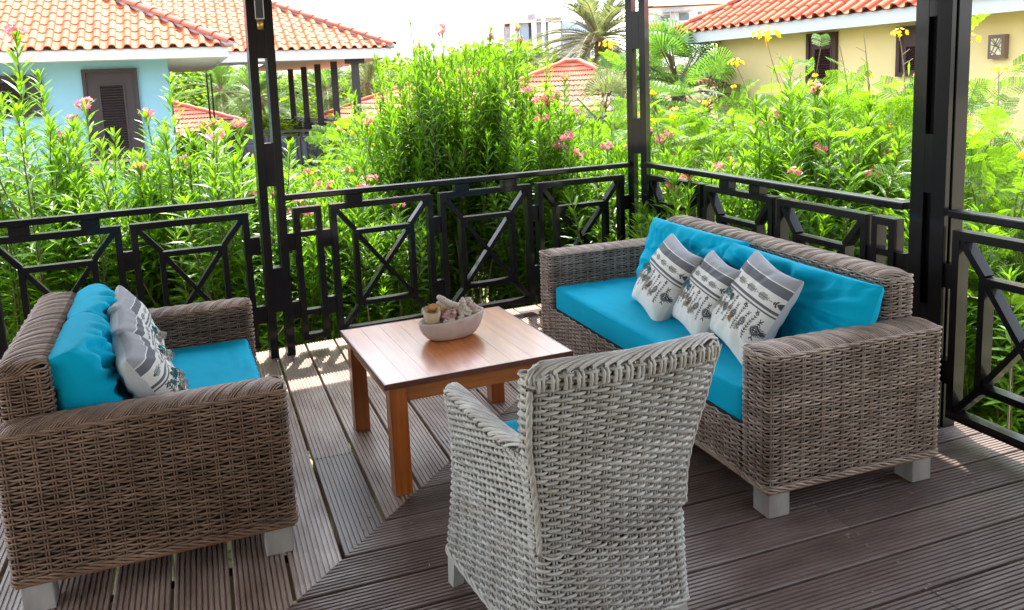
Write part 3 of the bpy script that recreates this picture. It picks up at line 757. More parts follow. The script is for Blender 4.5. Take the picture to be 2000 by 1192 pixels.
def bowl():
    r = empty('stone_bowl', BC, BRZ, 'oval pale cast-stone bowl on the coffee table', 'bowl')
    rx, ry, hh = 0.158, 0.088, 0.098; n = 44
    prof = [(.30, 0), (.62, .002), (.74, .012), (.86, .034), (.95, .062), (.995, hh * .9), (1.0, hh), (.965, hh + .002), (.90, hh - .002), (.85, .07), (.74, .035), (.5, .022), (.02, .020)]
    G = np.array([[(math.cos(a) * f * rx * (1 + .05 * math.cos(a)) + .000, math.sin(a) * f * ry * (1.0), z + (.012 * math.cos(a) * (z / hh))) for f, z in prof] for a in np.linspace(0, 2 * PI, n, endpoint=False)])
    G[:, 0, :2] *= 1.0
    mb = MB(); mb.grid(G, closed_u=True)
    mb.add([(0, 0, .0005)] + [tuple(q) for q in G[:, 0]], None, [[0, 1 + (i + 1) % n, 1 + i] for i in range(n)])
    o = mb.build('bowl_body', M['stone'], r, True)
bowl()
from mathutils import noise as mnoise
def blob(name, r3, seed, amp, label, m, loc, rot, group='shells and corals heaped in the stone bowl', n=16, k=3.0, hollow=False, cat='shell'):
    U = np.linspace(0, 2 * PI, n * 2, endpoint=False); Vv = np.linspace(0.001, PI - .001, n)
    G = np.zeros((len(U), n, 3))
    for i, a in enumerate(U):
        for j, b in enumerate(Vv):
            d = np.array([math.cos(a) * math.sin(b), math.sin(a) * math.sin(b), math.cos(b)])
            f = 1 + amp * mnoise.noise(Vector(d * k + seed * 7.3)) + amp * .5 * mnoise.noise(Vector(d * k * 2.7 + seed))
            if hollow and d[2] > .45: f *= 0.55 + .25 * (1 - d[2]) + .2 * abs(math.sin(a * 7))
            G[i, j] = d * np.array(r3) * f
    mb = MB(); mb.grid(G, closed_u=True)
    o = mb.build(name, m, None, True, loc, rot); tag(o, label, cat, group); return o
M['coral_w'] = mat('bleached_coral', (0.58, 0.52, 0.43), 0.8, col2=(0.38, 0.30, 0.22), vscale=40, bump=0.002, bscale=120)
M['coral_t'] = mat('tan_coral', (0.52, 0.43, 0.28), 0.8, col2=(0.40, 0.30, 0.18), vscale=30, bump=0.002, bscale=120)
M['coral_o'] = mat('orange_coral', (0.50, 0.24, 0.05), 0.7, col2=(0.36, 0.22, 0.10), vscale=25, bump=0.002, bscale=120)
M['coral_r'] = mat('red_flecked_coral', (0.60, 0.42, 0.36), 0.7, col2=(0.26, 0.025, 0.05), vscale=34, bump=0.003, bscale=110)
def inb(x, y, z): return loc2w(BC, BRZ, (x, y, z))
def shells():
    R = random.Random(3)
    # cup-like tan piece at the left front
    n = 22; prof = [(.020, -.028), (.031, -.022), (.035, 0), (.038, .030), (.034, .031), (.029, .012), (.020, -.01), (.002, -.012)]
    G = np.array([[(f * math.cos(a) * (1 + .06 * math.sin(3 * a)), f * math.sin(a) * (1 + .05 * math.cos(2 * a)), z * (1 + .12 * math.sin(2 * a + 1))) for f, z in prof] for a in np.linspace(0, 2 * PI, n, endpoint=False)])
    mb = MB(); mb.grid(G, closed_u=True); o = mb.build('cup_coral', M['coral_t'], None, True, inb(-.092, -.022, .112), (0.12, -.08, 0)); tag(o, 'tan cup-shaped coral piece at the left front of the bowl', 'coral', 'shells and corals heaped in the stone bowl')
    blob('red_shell', (.038, .024, .034), 2, .35, 'round red-speckled shell in the middle front of the bowl', M['coral_r'], inb(-.018, -.040, .112), (1.2, .2, .2), k=4, hollow=True)
    # orange-brown slab
    blob('coral_slab', (.055, .020, .018), 5, .3, 'orange-brown slab of coral lying on top behind the tan cup', M['coral_o'], inb(-.055, .012, .140), (0, .25, .35), cat='coral')
    # long pale finger
    P = [(-.050, .02, .190), (-.036, .012, .184), (-.015, .005, .166), (.008, .0, .150), (.030, -.004, .142), (.040, -.006, .134)]
    P = resample(np.array(P), 22, False)[0]
    rr = np.interp(np.linspace(0, 1, 22), [0, .06, .25, .6, .94, 1], [.004, .0115, .013, .0155, .014, .005]) * (1 + RNG.normal(0, .05, 22))
    mb = MB(); mb.tube(P, rr, 10, caps=True); o = mb.build('finger_coral', M['coral_w'], None, True, BC, (0, 0, BRZ)); tag(o, 'long pale finger of coral pointing up at the top of the heap', 'coral', 'shells and corals heaped in the stone bowl')
    P = resample(np.array([(-.052, .024, .160), (-.03, .02, .150), (0, .012, .137), (.014, .01, .130)]), 14, False)[0]
    mb = MB(); mb.tube(P, np.interp(np.linspace(0, 1, 14), [0, .1, .9, 1], [.006, .017, .015, .005]), 9, caps=True); o = mb.build('stub_coral', M['coral_w'], None, True, BC, (0, 0, BRZ)); tag(o, 'short thick coral stub lying under the long pale finger', 'coral', 'shells and corals heaped in the stone bowl')
    blob('knobbly_shell', (.034, .028, .028), 9, .55, 'knobbly beige shell right of the red-speckled one', M['coral_w'], inb(.055, -.030, .112), (.3, .2, .5), k=3.6, cat='shell')
    # pointed spire shell
    n = 30; th = np.linspace(0, 1, n); P = np.stack([.0 * th, .0 * th, -.026 + .06 * th], 1); rr = .026 * (1 - th) ** .8 * (1 + .22 * np.sin(th * 30)) + .002
    mb = MB(); mb.tube(P, rr, 12, caps=True); o = mb.build('spire_shell', M['coral_w'], None, True, inb(.070, .016, .138), (.15, .1, 0)); tag(o, 'pointed spire shell standing at the right of the heap', 'shell', 'shells and corals heaped in the stone bowl')
    blob('flat_shell', (.028, .022, .014), 12, .5, 'pinkish broken shell at the right rim of the bowl', mat('pink_coral', (0.60, 0.42, 0.36), .7, var=.4, vscale=30, bump=.002, bscale=90), inb(.112, -.002, .122), (.4, .3, .2), k=4)
    blob('stub_shell', (.026, .015, .012), 15, .25, 'small tan stub beside the right rim of the bowl', M['coral_t'], inb(.118, -.028, .104), (0, .1, .3))
    blob('round_pebble', (.010, .010, .011), 18, .12, 'small white pebble at the front rim under the red shell', M['coral_w'], inb(-.048, -.062, .094), (0, 0, 0), n=10, cat='pebble')
    blob('short_coral', (.020, .012, .012), 21, .2, 'short white coral tube at the front rim', M['coral_w'], inb(-.020, -.062, .092), (0, 0, .1), n=12, cat='coral')
    blob('wedge_shell', (.016, .013, .016), 24, .3, 'small wedge shell at the front rim below the knobbly one', M['coral_w'], inb(.030, -.058, .096), (0, 0, .4), n=12)
    blob('back_coral', (.024, .018, .020), 27, .5, 'beige coral lump at the back left of the heap', M['coral_w'], inb(-.098, .030, .128), (0, 0, .4), cat='coral')
    blob('horn_shell', (.030, .016, .020), 30, .5, 'ridged pale shell at the back right of the heap', M['coral_w'], inb(.098, .030, .138), (0, -.2, .3))
    # rubble filling the bowl
    mb = MB()
    for i in range(46):
        a = R.uniform(0, 6.28); f = math.sqrt(R.random()) * .8; c = (f * .140 * math.cos(a), f * .070 * math.sin(a), R.uniform(.055, .098) + .008 * math.cos(a)); s_ = R.uniform(.009, .018)
        G = np.array([[np.array([math.cos(p_) * math.sin(q), math.sin(p_) * math.sin(q), math.cos(q)]) * s_ * (1 + .3 * math.sin(3 * p_ + i)) + c for q in np.linspace(.01, PI - .01, 6)] for p_ in np.linspace(0, 2 * PI, 8, endpoint=False)])
        mb.grid(G, closed_u=True)
    o = mb.build('shell_rubble', M['coral_w'], None, True, BC, (0, 0, BRZ)); tag(o, 'small coral rubble filling the stone bowl under the larger pieces', 'coral rubble', kind='stuff')
shells()
# ================================================================== CUSHIONS
def nz3(P, s, seed=0.0):
    return np.array([mnoise.noise(Vector((p[0] * s + seed, p[1] * s - seed, p[2] * s + 2 * seed))) for p in P])
def soft_box(name, m, d, rad, label, cat, group, loc, rz, cuts=44, puff=.006, wr=.005, seed=1.0, welt=True, taper=0.0):
    import bmesh
    bm = bmesh.new(); bmesh.ops.create_cube(bm, size=2); bmesh.ops.subdivide_edges(bm, edges=bm.edges[:], cuts=cuts, use_grid_fill=True)
    h = np.array(d) / 2; P = np.array([v.co[:] for v in bm.verts])
    P = np.sign(P) * (1 - (1 - np.abs(P)) ** 1.35)
    P = P * h; inner = np.clip(P, -(h - rad), h - rad); nn = P - inner; l = np.linalg.norm(nn, axis=1, keepdims=True); nn = nn / np.maximum(l, 1e-9); nn[l[:, 0] < 1e-7] = 0
    Q = inner + nn * rad
    top = Q[:, 2] > h[2] - rad * .5
    fx = 1 - (Q[:, 0] / h[0]) ** 4; fy = 1 - (Q[:, 1] / h[1]) ** 4
    Q[:, 2] += np.where(top, puff * fx * fy, 0)
    Q = Q + nn * (wr * (nz3(Q * [1, 3.2, 1], 5, seed) + .5 * nz3(Q * [1.5, 5, 1], 11, seed)))[:, None]
    # puckers running in from the seams
    dd = np.minimum(h[0] - np.abs(Q[:, 0]), h[1] - np.abs(Q[:, 1])); per = np.where(h[0] - np.abs(Q[:, 0]) < h[1] - np.abs(Q[:, 1]), Q[:, 1], Q[:, 0])
    pk = np.array([mnoise.noise(Vector((p_ * 26, seed, 0))) for p_ in per]); Q[:, 2] += np.where(top, .0045 * pk * np.exp(-np.maximum(dd, 0) / .07), 0)
    Q[:, 0] *= 1 - taper * Q[:, 1] / h[1]
    for v, q in zip(bm.verts, Q): v.co = Vector(q)
    me = bpy.data.meshes.new(name); bm.to_mesh(me); bm.free(); me.materials.append(m)
    me.polygons.foreach_set("use_smooth", np.ones(len(me.polygons), bool))
    root = empty(name, loc, rz, label, cat, group)
    link('cover', me, root)
    if welt:
        mb = MB()
        for z in (h[2] - rad * .55, -h[2] + rad * .55):
            lp_ = rpoly([((-h[0] + .001) * (1 + taper), -h[1] + .001), ((h[0] - .001) * (1 + taper), -h[1] + .001), ((h[0] - .001) * (1 - taper), h[1] - .001), ((-h[0] + .001) * (1 - taper), h[1] - .001)], rad, 6)
            P_, _ = resample(lp_, 160, True); mb.tube(np.concatenate([P_, np.full((160, 1), z)], 1), .0028, 5, closed=True)
        mb.build('seam', m, root, True)
    return root
soft_box('seat_cushion', M['turq'], (1.765, 0.645, 0.135), .022, 'long turquoise seat cushion of the three-seat sofa', 'cushion', 'turquoise seat cushions', loc2w(SO, SRZ, (0, -.055, .3725)), SRZ, seed=2.3)
soft_box('seat_cushion', M['turq'], (1.085, 0.70, 0.135), .022, 'turquoise seat cushion of the loveseat', 'cushion', 'turquoise seat cushions', loc2w(LO, LRZ, (0, -.055, .3725)), LRZ, seed=5.1, puff=.008)
soft_box('seat_cushion', M['turq'], (0.345, 0.53, 0.095), .020, 'turquoise seat cushion of the foreground armchair', 'cushion', 'turquoise seat cushions', loc2w(CO, CRZ, (0, .318, .462)), CRZ, taper=.16, cuts=16, seed=7.7, puff=.008)
def basis(n, up):
    """local x,y,z -> right, up, normal"""
    n = np.array(n, float); n /= np.linalg.norm(n); up = np.array(up, float); up = up - n * np.dot(up, n); up /= np.linalg.norm(up)
    return np.stack([np.cross(up, n), up, n], 1)
def pillow_pts(W, Hh, T, n, pinch=.07, pw=2.6, corner=.35, seed=0., wr=.004, crown=0.0, boxy=0.0, sag=0.0):
    u = np.linspace(-1, 1, n); U, V = np.meshgrid(u, u, indexing='ij')
    U = np.sign(U) * (1 - (1 - np.abs(U)) ** 1.25); V = np.sign(V) * (1 - (1 - np.abs(V)) ** 1.25)
    X = U * W / 2 * (1 - pinch * (1 - V ** 2) * np.abs(U) ** 2); Y = V * Hh / 2 * (1 - pinch * (1 - U ** 2) * np.abs(V) ** 2)
    e = corner
    th = T / 2 * (np.clip(1 - np.abs(U) ** pw, 0, 1) ** e) * (np.clip(1 - np.abs(V) ** pw, 0, 1) ** e)
    th = th * (1 - .12 * V)          # fuller towards the bottom
    Y = Y - sag * (1 - U ** 2) * (V > 0) * V
    return U, V, X, Y, th
def pillow(name, m, W, Hh, T, loc, nrm, up, label, group, n=40, seed=1.0, wr=.006, roll=0.0, uv=False, parent=None, cat='cushion', **kw):
    U, V, X, Y, th = pillow_pts(W, Hh, T, n, seed=seed, **kw)
    B = basis(nrm, up)
    if roll: c, s_ = math.cos(roll), math.sin(roll); B = B @ np.array([[c, -s_, 0], [s_, c, 0], [0, 0, 1]])
    me_mb = MB(); uvs = []
    for sgn in (1, -1):
        Z = th * sgn
        P = np.stack([X, Y, Z], -1)
        flat = P.reshape(-1, 3)
        edge = np.clip(np.minimum(1 - np.abs(U), 1 - np.abs(V)) * 3, 0, 1).ravel()
        # creases run in from the edges and corners, long folds across the face
        ang = np.arctan2(V, U).ravel(); rad = np.sqrt(U ** 2 + V ** 2).ravel()
        f = np.array([mnoise.noise(Vector((math.cos(a) * 4.5 + seed, math.sin(a) * 4.5 - seed, r_ * 1.1 + sgn * 3))) for a, r_ in zip(ang, rad)]) * np.clip(rad, 0, 1.1) ** 1.2
        g2 = nz3(flat * [1.0, 1.0, 0], 9, seed + sgn)
        g3 = np.abs(nz3(flat * [.6, 1.7, 0], 8, seed * 2 - sgn))
        g4 = np.abs(nz3(flat * [1.6, .5, 0], 13, seed * 3 + sgn))
        dz = (f * 1.3 + g2 * .5 - g3 * .9 - g4 * .8 * (wr > .01)) * wr * (edge * .9 + .1)
        flat = flat.copy(); flat[:, 2] += sgn * dz * (edge > 0)
        G = flat.reshape(n, n, 3)
        if sgn < 0: G = G[::-1]; UVg = np.stack([U[::-1], V[::-1]], -1)
        else: UVg = np.stack([U, V], -1)
        me_mb.grid(G @ B.T); uvs.append(np.concatenate([(UVg.reshape(-1, 2) + 1) / 2, np.full((n * n, 1), float(sgn))], 1))
    me = me_mb.mesh(name, m, True)
    # weld the rim
    if uv:
        a = me.attributes.new("puv", 'FLOAT_VECTOR', 'POINT'); a.data.foreach_set("vector", np.concatenate(uvs).astype(np.float32).ravel())
    o = link(name, me, None, loc) if parent is None else link(name, me, parent)
    if parent is None: tag(o, label, cat, group)
    return o, B, (U, V, X, Y, th)
# printed cover ---------------------------------------------------------------
def cover_image():
    S = 512; A = np.zeros((S, S, 4), np.float32); A[..., 3] = 1
    base = np.array([.66, .655, .61]); ink = np.array([.055, .062, .075]); dark = np.array([.105, .11, .125]); grey = np.array([.31, .325, .35]); wht = np.array([.70, .70, .68])
    A[..., :3] = base
    n1 = RNG.normal(0, .012, (S, S)); A[..., :3] += n1[..., None]
    def band(v0, v1, c): A[int(v0 * S):int(v1 * S), :, :3] = np.array(c) + RNG.normal(0, .008, (max(0, int(v1 * S) - int(v0 * S)), S, 1))
    band(.87, 1.0, grey); band(.858, .87, wht); band(.76, .858, dark * 1.25); band(.75, .76, wht); band(.585, .615, dark); band(.548, .566, dark)
    def line(x0, y0, x1, y1, w_=1.6, c=ink):
        L = int(max(abs(x1 - x0), abs(y1 - y0)) * S * 1.5) + 2
        for t in np.linspace(0, 1, L):
            x, y = (x0 + (x1 - x0) * t) * S, (y0 + (y1 - y0) * t) * S
            xa, xb, ya, yb_ = int(x - w_), int(x + w_ + 1), int(y - w_), int(y + w_ + 1)
            A[max(0, ya):max(0, min(S, yb_)), max(0, xa):max(0, min(S, xb)), :3] = c
    # row of arrow marks
    y = .682
    for gx in np.arange(.02, 1.0, .235):
        for k in range(9):
            x = gx + k * .0165; hh = .023 if 0 < k < 8 else .01
            line(x, y, x + .009, y + hh * 1.3, 1.7); line(x, y, x + .009, y - hh * 1.3, 1.7)
        line(gx, y, gx + .14, y, .9)
        line(gx + .165, y + .020, gx + .152, y, 1.3); line(gx + .165, y - .020, gx + .152, y, 1.3)
        for k in range(3): line(gx + .178 + k * .016, y, gx + .184 + k * .016, y, 1.5)
    # trees and diamonds
    def tree(x, y0, y1):
        line(x, y0, x, y1, 1.9)
        for yy in np.arange(y0 + .02, y1 - .01, .030):
            line(x, yy, x + .024, yy + .018, 1.4); line(x, yy, x - .024, yy + .018, 1.4)
        line(x, y1, x + .028, y1 - .026, 2.4); line(x, y1, x - .028, y1 - .026, 2.4)
        line(x - .018, y0 - .005, x, y0 + .015, 1.4); line(x + .018, y0 - .005, x, y0 + .015, 1.4)
    def diamond(x, y_, r):
        for rr, w_ in ((r, 2.4), (r * .55, 1.6)):
            line(x - rr, y_, x, y_ + rr, w_); line(x, y_ + rr, x + rr, y_, w_); line(x + rr, y_, x, y_ - rr, w_); line(x, y_ - rr, x - rr, y_, w_)
        line(x - .012, y_, x + .012, y_, 3)
        for t in np.linspace(.15, .9, 5):
            for sx in (-1, 1):
                for sy in (-1, 1):
                    px_, py_ = x + sx * r * t, y_ + sy * r * (1 - t); line(px_, py_, px_ + sx * .014, py_ + sy * .014, .9)
        line(x, y_ + r, x, y_ + r + .05, 1.3); line(x - .018, y_ + r + .045, x + .018, y_ + r + .045, 1.4); line(x - .018, y_ + r + .075, x, y_ + r + .045, 1.6); line(x + .018, y_ + r + .075, x, y_ + r + .045, 1.6)
        line(x, y_ + r + .03, x + .016, y_ + r + .018, 1.4); line(x, y_ + r + .03, x - .016, y_ + r + .018, 1.4)
        line(x, y_ - r, x, y_ - r - .03, 1.3); line(x - .016, y_ - r - .045, x, y_ - r - .02, 1.5); line(x + .016, y_ - r - .045, x, y_ - r - .02, 1.5)
    for i in range(5):
        x = .10 + i * .2
        tree(x - .045, .23, .53)
        diamond(x + .055, .36, .046)
    # the dipped lower part is a shade paler, with a soft edge
    vv = np.linspace(0, 1, S)[:, None]; k = np.clip((.22 + .03 * np.sin(np.linspace(0, 14, S))[None, :] - vv) / .06, 0, 1)[..., None]
    A[..., :3] = A[..., :3] * (1 - k * .6) + np.array([.60, .64, .62]) * k * .6
    im = bpy.data.images.new('woven_cover', S, S); im.pixels.foreach_set(np.clip(A, 0, 1).ravel()); im.update(); im.pack()
    im.colorspace_settings.name = 'Linear Rec.709'
    return im
def cover_mat():
    m = bpy.data.materials.new('printed_cotton'); m.use_nodes = True; N = m.node_tree; L = N.links; b = N.nodes["Principled BSDF"]
    b.inputs["Roughness"].default_value = .9; b.inputs["Specular IOR Level"].default_value = .2; b.inputs["Sheen Weight"].default_value = .1
    a = N.nodes.new("ShaderNodeAttribute"); a.attribute_name = "puv"; im = N.nodes.new("ShaderNodeTexImage"); im.image = cover_image()
    L.new(a.outputs["Vector"], im.inputs[0])
    sx = N.nodes.new("ShaderNodeSeparateXYZ"); L.new(a.outputs["Vector"], sx.inputs[0])
    gt = N.nodes.new("ShaderNodeMath"); gt.operation = 'GREATER_THAN'; L.new(sx.outputs[2], gt.inputs[0]); gt.inputs[1].default_value = 0
    mx = N.nodes.new("ShaderNodeMix"); mx.data_type = 'RGBA'; L.new(gt.outputs[0], mx.inputs[0]); mx.inputs[6].default_value = (.50, .53, .54, 1); L.new(im.outputs[0], mx.inputs[7])
    L.new(mx.outputs[2], b.inputs["Base Color"])
    tc = N.nodes.new("ShaderNodeTexCoord"); nz = N.nodes.new("ShaderNodeTexNoise"); nz.inputs["Scale"].default_value = 260; L.new(tc.outputs["Object"], nz.inputs[0])
    bp = N.nodes.new("ShaderNodeBump"); bp.inputs["Distance"].default_value = .001; L.new(nz.outputs[0], bp.inputs["Height"]); L.new(bp.outputs[0], b.inputs["Normal"])
    return m
M['cover'] = cover_mat()
M['tas_t'] = mat('teal_tassel_yarn', (0.10, 0.29, 0.32), .95, var=.4, vscale=40, tone=.4)
M['tas_w'] = mat('cream_tassel_yarn', (0.60, 0.56, 0.47), .95, var=.3, vscale=40, tone=.3)
M['tas_o'] = mat('ochre_tassel_yarn', (0.50, 0.36, 0.22), .95, var=.3, vscale=40, tone=.3)
def tassel(m, pos, nrm, L, parent, rs):
    mb = MB(); nrm = np.array(nrm)
    p0 = pos + nrm * .004
    for i in range(12):
        d = np.array([rs.normal(0, .30), rs.normal(0, .30), -1.0]); d = d / np.linalg.norm(d)
        l = L * rs.uniform(.7, 1.1); t = np.linspace(0, 1, 5)[:, None]
        Q = p0 + nrm * (.012 * np.sin(t * PI)) * rs.uniform(.4, 1.3) + d * l * t + nrm * rs.uniform(0, .008) * t
        mb.tube(Q, .0015, 3, tone=rs.uniform(0, 1))
    mb.tube([p0 + [0, 0, .004], p0, p0 - [0, 0, .010]], [.003, .0065, .005], 6)
    return mb.build('tassel', m, parent)
def throw_pillow(W, Hh, T, loc, nrm, up, label, roll=0., seed=1., **kw):
    r = empty('throw_pillow', loc, 0, label, 'pillow', 'patterned cotton throw pillows')
    o, B, (U, V, X, Y, th) = pillow('cover', M['cover'], W, Hh, T, None, nrm, up, None, None, n=52, seed=seed, roll=roll, uv=True, parent=r, wr=.010, pinch=.10, **kw)
    rs = np.random.default_rng(int(seed * 100))
    n = U.shape[0]
    spots = [(-.80, .02, 't'), (-.55, .06, 't'), (-.25, .02, 't'), (-.90, -.16, 'w'), (-.66, -.20, 'w'), (-.38, -.22, 'w'), (-.08, -.16, 'w'), (.12, -.30, 'o'), (.42, -.34, 'w')]
    for k, (a, b, c) in enumerate(spots):
        i = int(np.argmin(np.abs(U[:, 0] - a))); j = int(np.argmin(np.abs(V[0] - b)))
        q = B @ np.array([X[i, j], Y[i, j], th[i, j]])
        tassel(M['tas_' + c], q, B[:, 2], .036 if c == 't' else .032, r, rs)
    return r
# --- positions on the sofas -------------------------------------------------
def sofa_cushions():
    fwd = rotz(SRZ) @ np.array([0, -1, 0]); right = rotz(SRZ) @ np.array([1, 0, 0])
    tilt = fwd * math.cos(.30) + np.array([0, 0, math.sin(.30)])
    g = 'turquoise back cushions'
    pillow('back_cushion', M['turq'], .86, .38, .19, loc2w(SO, SRZ, (-.300, .140, .625)), tilt, (0, 0, 1), 'turquoise back cushion at the far end of the three-seat sofa', g, seed=3.1, wr=.030, corner=.30, pinch=.03, n=72)
    pillow('back_cushion', M['turq'], .93, .36, .22, loc2w(SO, SRZ, (.500, .130, .615)), tilt + right * .02, (0, 0, 1), 'turquoise back cushion at the near end of the three-seat sofa, partly behind the patterned pillows', g, seed=8.4, wr=.048, corner=.30, pinch=.03, n=56, roll=-.02)
    tl = fwd * math.cos(.55) + np.array([0, 0, math.sin(.55)])
    throw_pillow(.41, .40, .15, loc2w(SO, SRZ, (-.16, -.080, .600)), tl - right * .12, (0, 0, 1), 'patterned tasselled pillow on the long sofa, farthest from the camera', roll=-.13, seed=1.7)
    throw_pillow(.39, .38, .14, loc2w(SO, SRZ, (.19, -.075, .595)), tl - right * .2, (0, 0, 1), 'patterned tasselled pillow in the middle of the three on the long sofa', roll=-.05, seed=2.9)
    throw_pillow(.44, .42, .15, loc2w(SO, SRZ, (.53, -.075, .625)), tl - right * .16, (0, 0, 1), 'patterned tasselled pillow on the long sofa, nearest to the camera', roll=-.10, seed=4.2)
    fwd = rotz(LRZ) @ np.array([0, -1, 0]); right = rotz(LRZ) @ np.array([1, 0, 0])
    tilt = fwd * math.cos(.28) + np.array([0, 0, math.sin(.28)])
    pillow('back_cushion', M['turq'], .55, .36, .25, loc2w(LO, LRZ, (-.265, .195, .615)), tilt, (0, 0, 1), 'turquoise back cushion at the near end of the loveseat', g, seed=12.1, wr=.048, corner=.26, pinch=.02, n=56, pw=4)
    pillow('back_cushion', M['turq'], .54, .36, .25, loc2w(LO, LRZ, (.265, .195, .615)), tilt, (0, 0, 1), 'turquoise back cushion at the far end of the loveseat', g, seed=15.3, wr=.048, corner=.26, pinch=.02, n=56, pw=4)
    tl = fwd * math.cos(.36) + np.array([0, 0, math.sin(.36)])
    throw_pillow(.37, .36, .16, loc2w(LO, LRZ, (-.335, -.005, .590)), tl + right * .10 + np.array([0, 0, .18]), (0, 0, 1), 'patterned pillow on the loveseat nearest to the camera', roll=.06, seed=5.5)
    throw_pillow(.37, .37, .15, loc2w(LO, LRZ, (-.04, .035, .605)), tl + right * .04 + np.array([0, 0, .06]), (0, 0, 1), 'patterned pillow on the loveseat, middle one of the three', roll=.04, seed=6.6)
    throw_pillow(.37, .37, .15, loc2w(LO, LRZ, (.25, .060, .615)), tl - right * .04, (0, 0, 1), 'patterned pillow on the loveseat farthest from the camera', roll=.03, seed=7.7)
sofa_cushions()
# ================================================================== TILED ROOFS AND HOUSES
def tile_mesh(name, m, w_=.215, l=.36, rad=.052):
    """one S-profile clay tile: barrel on the left, shallow pan on the right; x across, y up the slope"""
    pts = []
    for i in range(7):
        a = PI - PI * i / 6; pts.append((.055 + .055 * math.cos(a), .008 + rad * math.sin(a)))
    for i in range(1, 5):
        t = i / 4; pts.append((.110 + (w_ - .102) * t, .008 - .020 * math.sin(PI * t) + (.010 if i == 4 else 0)))
    n = len(pts); V = []
    for y, dz in ((0, .016), (l, 0)):
        for x, z in pts: V.append((x, y, z + dz))
    for x, z in pts: V.append((x, 0.0, z + .016 - .017))
    q = [[i, i + 1, n + i + 1, n + i] for i in range(n - 1)] + [[2 * n + i, 2 * n + i + 1, i + 1, i] for i in range(n - 1)]
    mb = MB(); mb.add(V, q); return mb.mesh(name, m)
def tile_material(m, dark):
    """each tile takes its own shade"""
    N = m.node_tree; L = N.links; b = N.nodes["Principled BSDF"]; src = b.inputs["Base Color"].links[0].from_socket
    oi = N.nodes.new("ShaderNodeObjectInfo"); mx = N.nodes.new("ShaderNodeMix"); mx.data_type = 'RGBA'
    r = N.nodes.new("ShaderNodeMapRange"); L.new(oi.outputs["Random"], r.inputs[0]); r.inputs[1].default_value = .35; r.inputs[2].default_value = 1; r.inputs[4].default_value = .75
    L.new(r.outputs[0], mx.inputs[0]); L.new(src, mx.inputs[6]); mx.inputs[7].default_value = (*dark, 1); L.new(mx.outputs[2], b.inputs["Base Color"])
tile_material(M['tile'], (.58, .20, .09)); tile_material(M['tile_r'], (.58, .13, .05))
TILE = tile_mesh('roof_tile', M['tile']); TILE_R = tile_mesh('roof_tile', M['tile_r'])
def place(o, org, X, Y, Z):
    o.matrix_local = Matrix(((X[0], Y[0], Z[0], org[0]), (X[1], Y[1], Z[1], org[1]), (X[2], Y[2], Z[2], org[2]), (0, 0, 0, 1)))
def tiled_face(roof, E, d, n, slope, length, rows, tm, view=(-70, 2080, -30, 1200), flip=False, tw=.215, ex=.315, limit=290):
    """E eave corner, d along the eave away from the corner, n inwards; hip at 45 degrees from the corner"""
    up = n * math.cos(slope) + np.array([0, 0, math.sin(slope)]); nr = np.cross(d, up); nr = nr if nr[2] > 0 else -nr
    cnt = 0; rest = MB()
    for j in range(rows):
        for i in range(int(length / tw)):
            s = (i + .5) * tw; t = j * ex
            if s < (t + ex * .35) * math.cos(slope): continue
            c = E + d * s + up * (t - .04) + nr * .03
            x, y = px_of(c + up * .15)
            if not (view[0] < x < view[1] and view[2] < y < view[3]): continue
            X = d if not flip else -d
            org = c - X * (tw / 2)
            if cnt < limit:
                o = link('roof_tile', tm, roof); place(o, org, X, up, nr if np.dot(np.cross(X, up), nr) > 0 else nr); cnt += 1
    return up, nr
def roof_shell(roof, E, d, n, length, h, slope, m):
    """closed hip roof under the tiles: front underlay, side and rear slopes"""
    E = np.array(E); rz_ = np.array([0, 0, math.tan(slope)]); B_ = E + n * 2 * h; F2 = E + d * length; B2 = B_ + d * length
    R0 = E + (d + n + rz_) * h; R1 = F2 + (n - d + rz_) * h
    mb = MB(); mb.add([E, F2, R1, R0], [[0, 1, 2, 3]]); mb.build('underlay', M['mortar'], roof)
    mb = MB(); mb.add([E, R0, B_], None, [[0, 1, 2]]); mb.add([F2, B2, R1], None, [[0, 1, 2]]); mb.add([B_, R0, R1, B2], [[0, 1, 2, 3]]); mb.build('rear_slopes', m, roof)
def hip_caps(roof, E, dirn, n_, step, m, mort):
    """ridge tiles laid up a hip, bedded on mortar"""
    t = np.array(dirn, float); t = t / np.linalg.norm(t); side = np.cross(t, [0, 0, 1.0]); side /= np.linalg.norm(side); up = np.cross(side, t)
    mb = MB()
    for k in range(9):
        a = PI * k / 8
        pass
    V = []; K = 7
    for y, r_, dz in ((0, .098, .014), (step * 1.12, .082, 0)):
        for k in range(K):
            a = PI * k / (K - 1); V.append((math.cos(a) * r_, y, math.sin(a) * r_ * .85 + dz))
    for k in range(K):
        a = PI * k / (K - 1); V.append((math.cos(a) * .080, 0, math.sin(a) * .080 * .85 + .010))
    q = [[i, i + 1, K + i + 1, K + i] for i in range(K - 1)] + [[2 * K + i, 2 * K + i + 1, i + 1, i] for i in range(K - 1)]
    mb = MB(); mb.add(V, q); me = mb.mesh('ridge_tile', m)
    for i in range(n_):
        o = link('ridge_tile', me, roof); place(o, np.array(E) + t * (i * step) + up * .055, side, t, up)
    mb = MB(); L_ = n_ * step
    P = [np.array(E) + t * s + up * .028 for s in np.linspace(0, L_, n_ * 4)]
    mb.tube(P, .075 + .016 * np.sin(np.arange(len(P)) * 1.7), 8, flat=.6, caps=True)
    mb.build('mortar_bed', mort, roof, True)
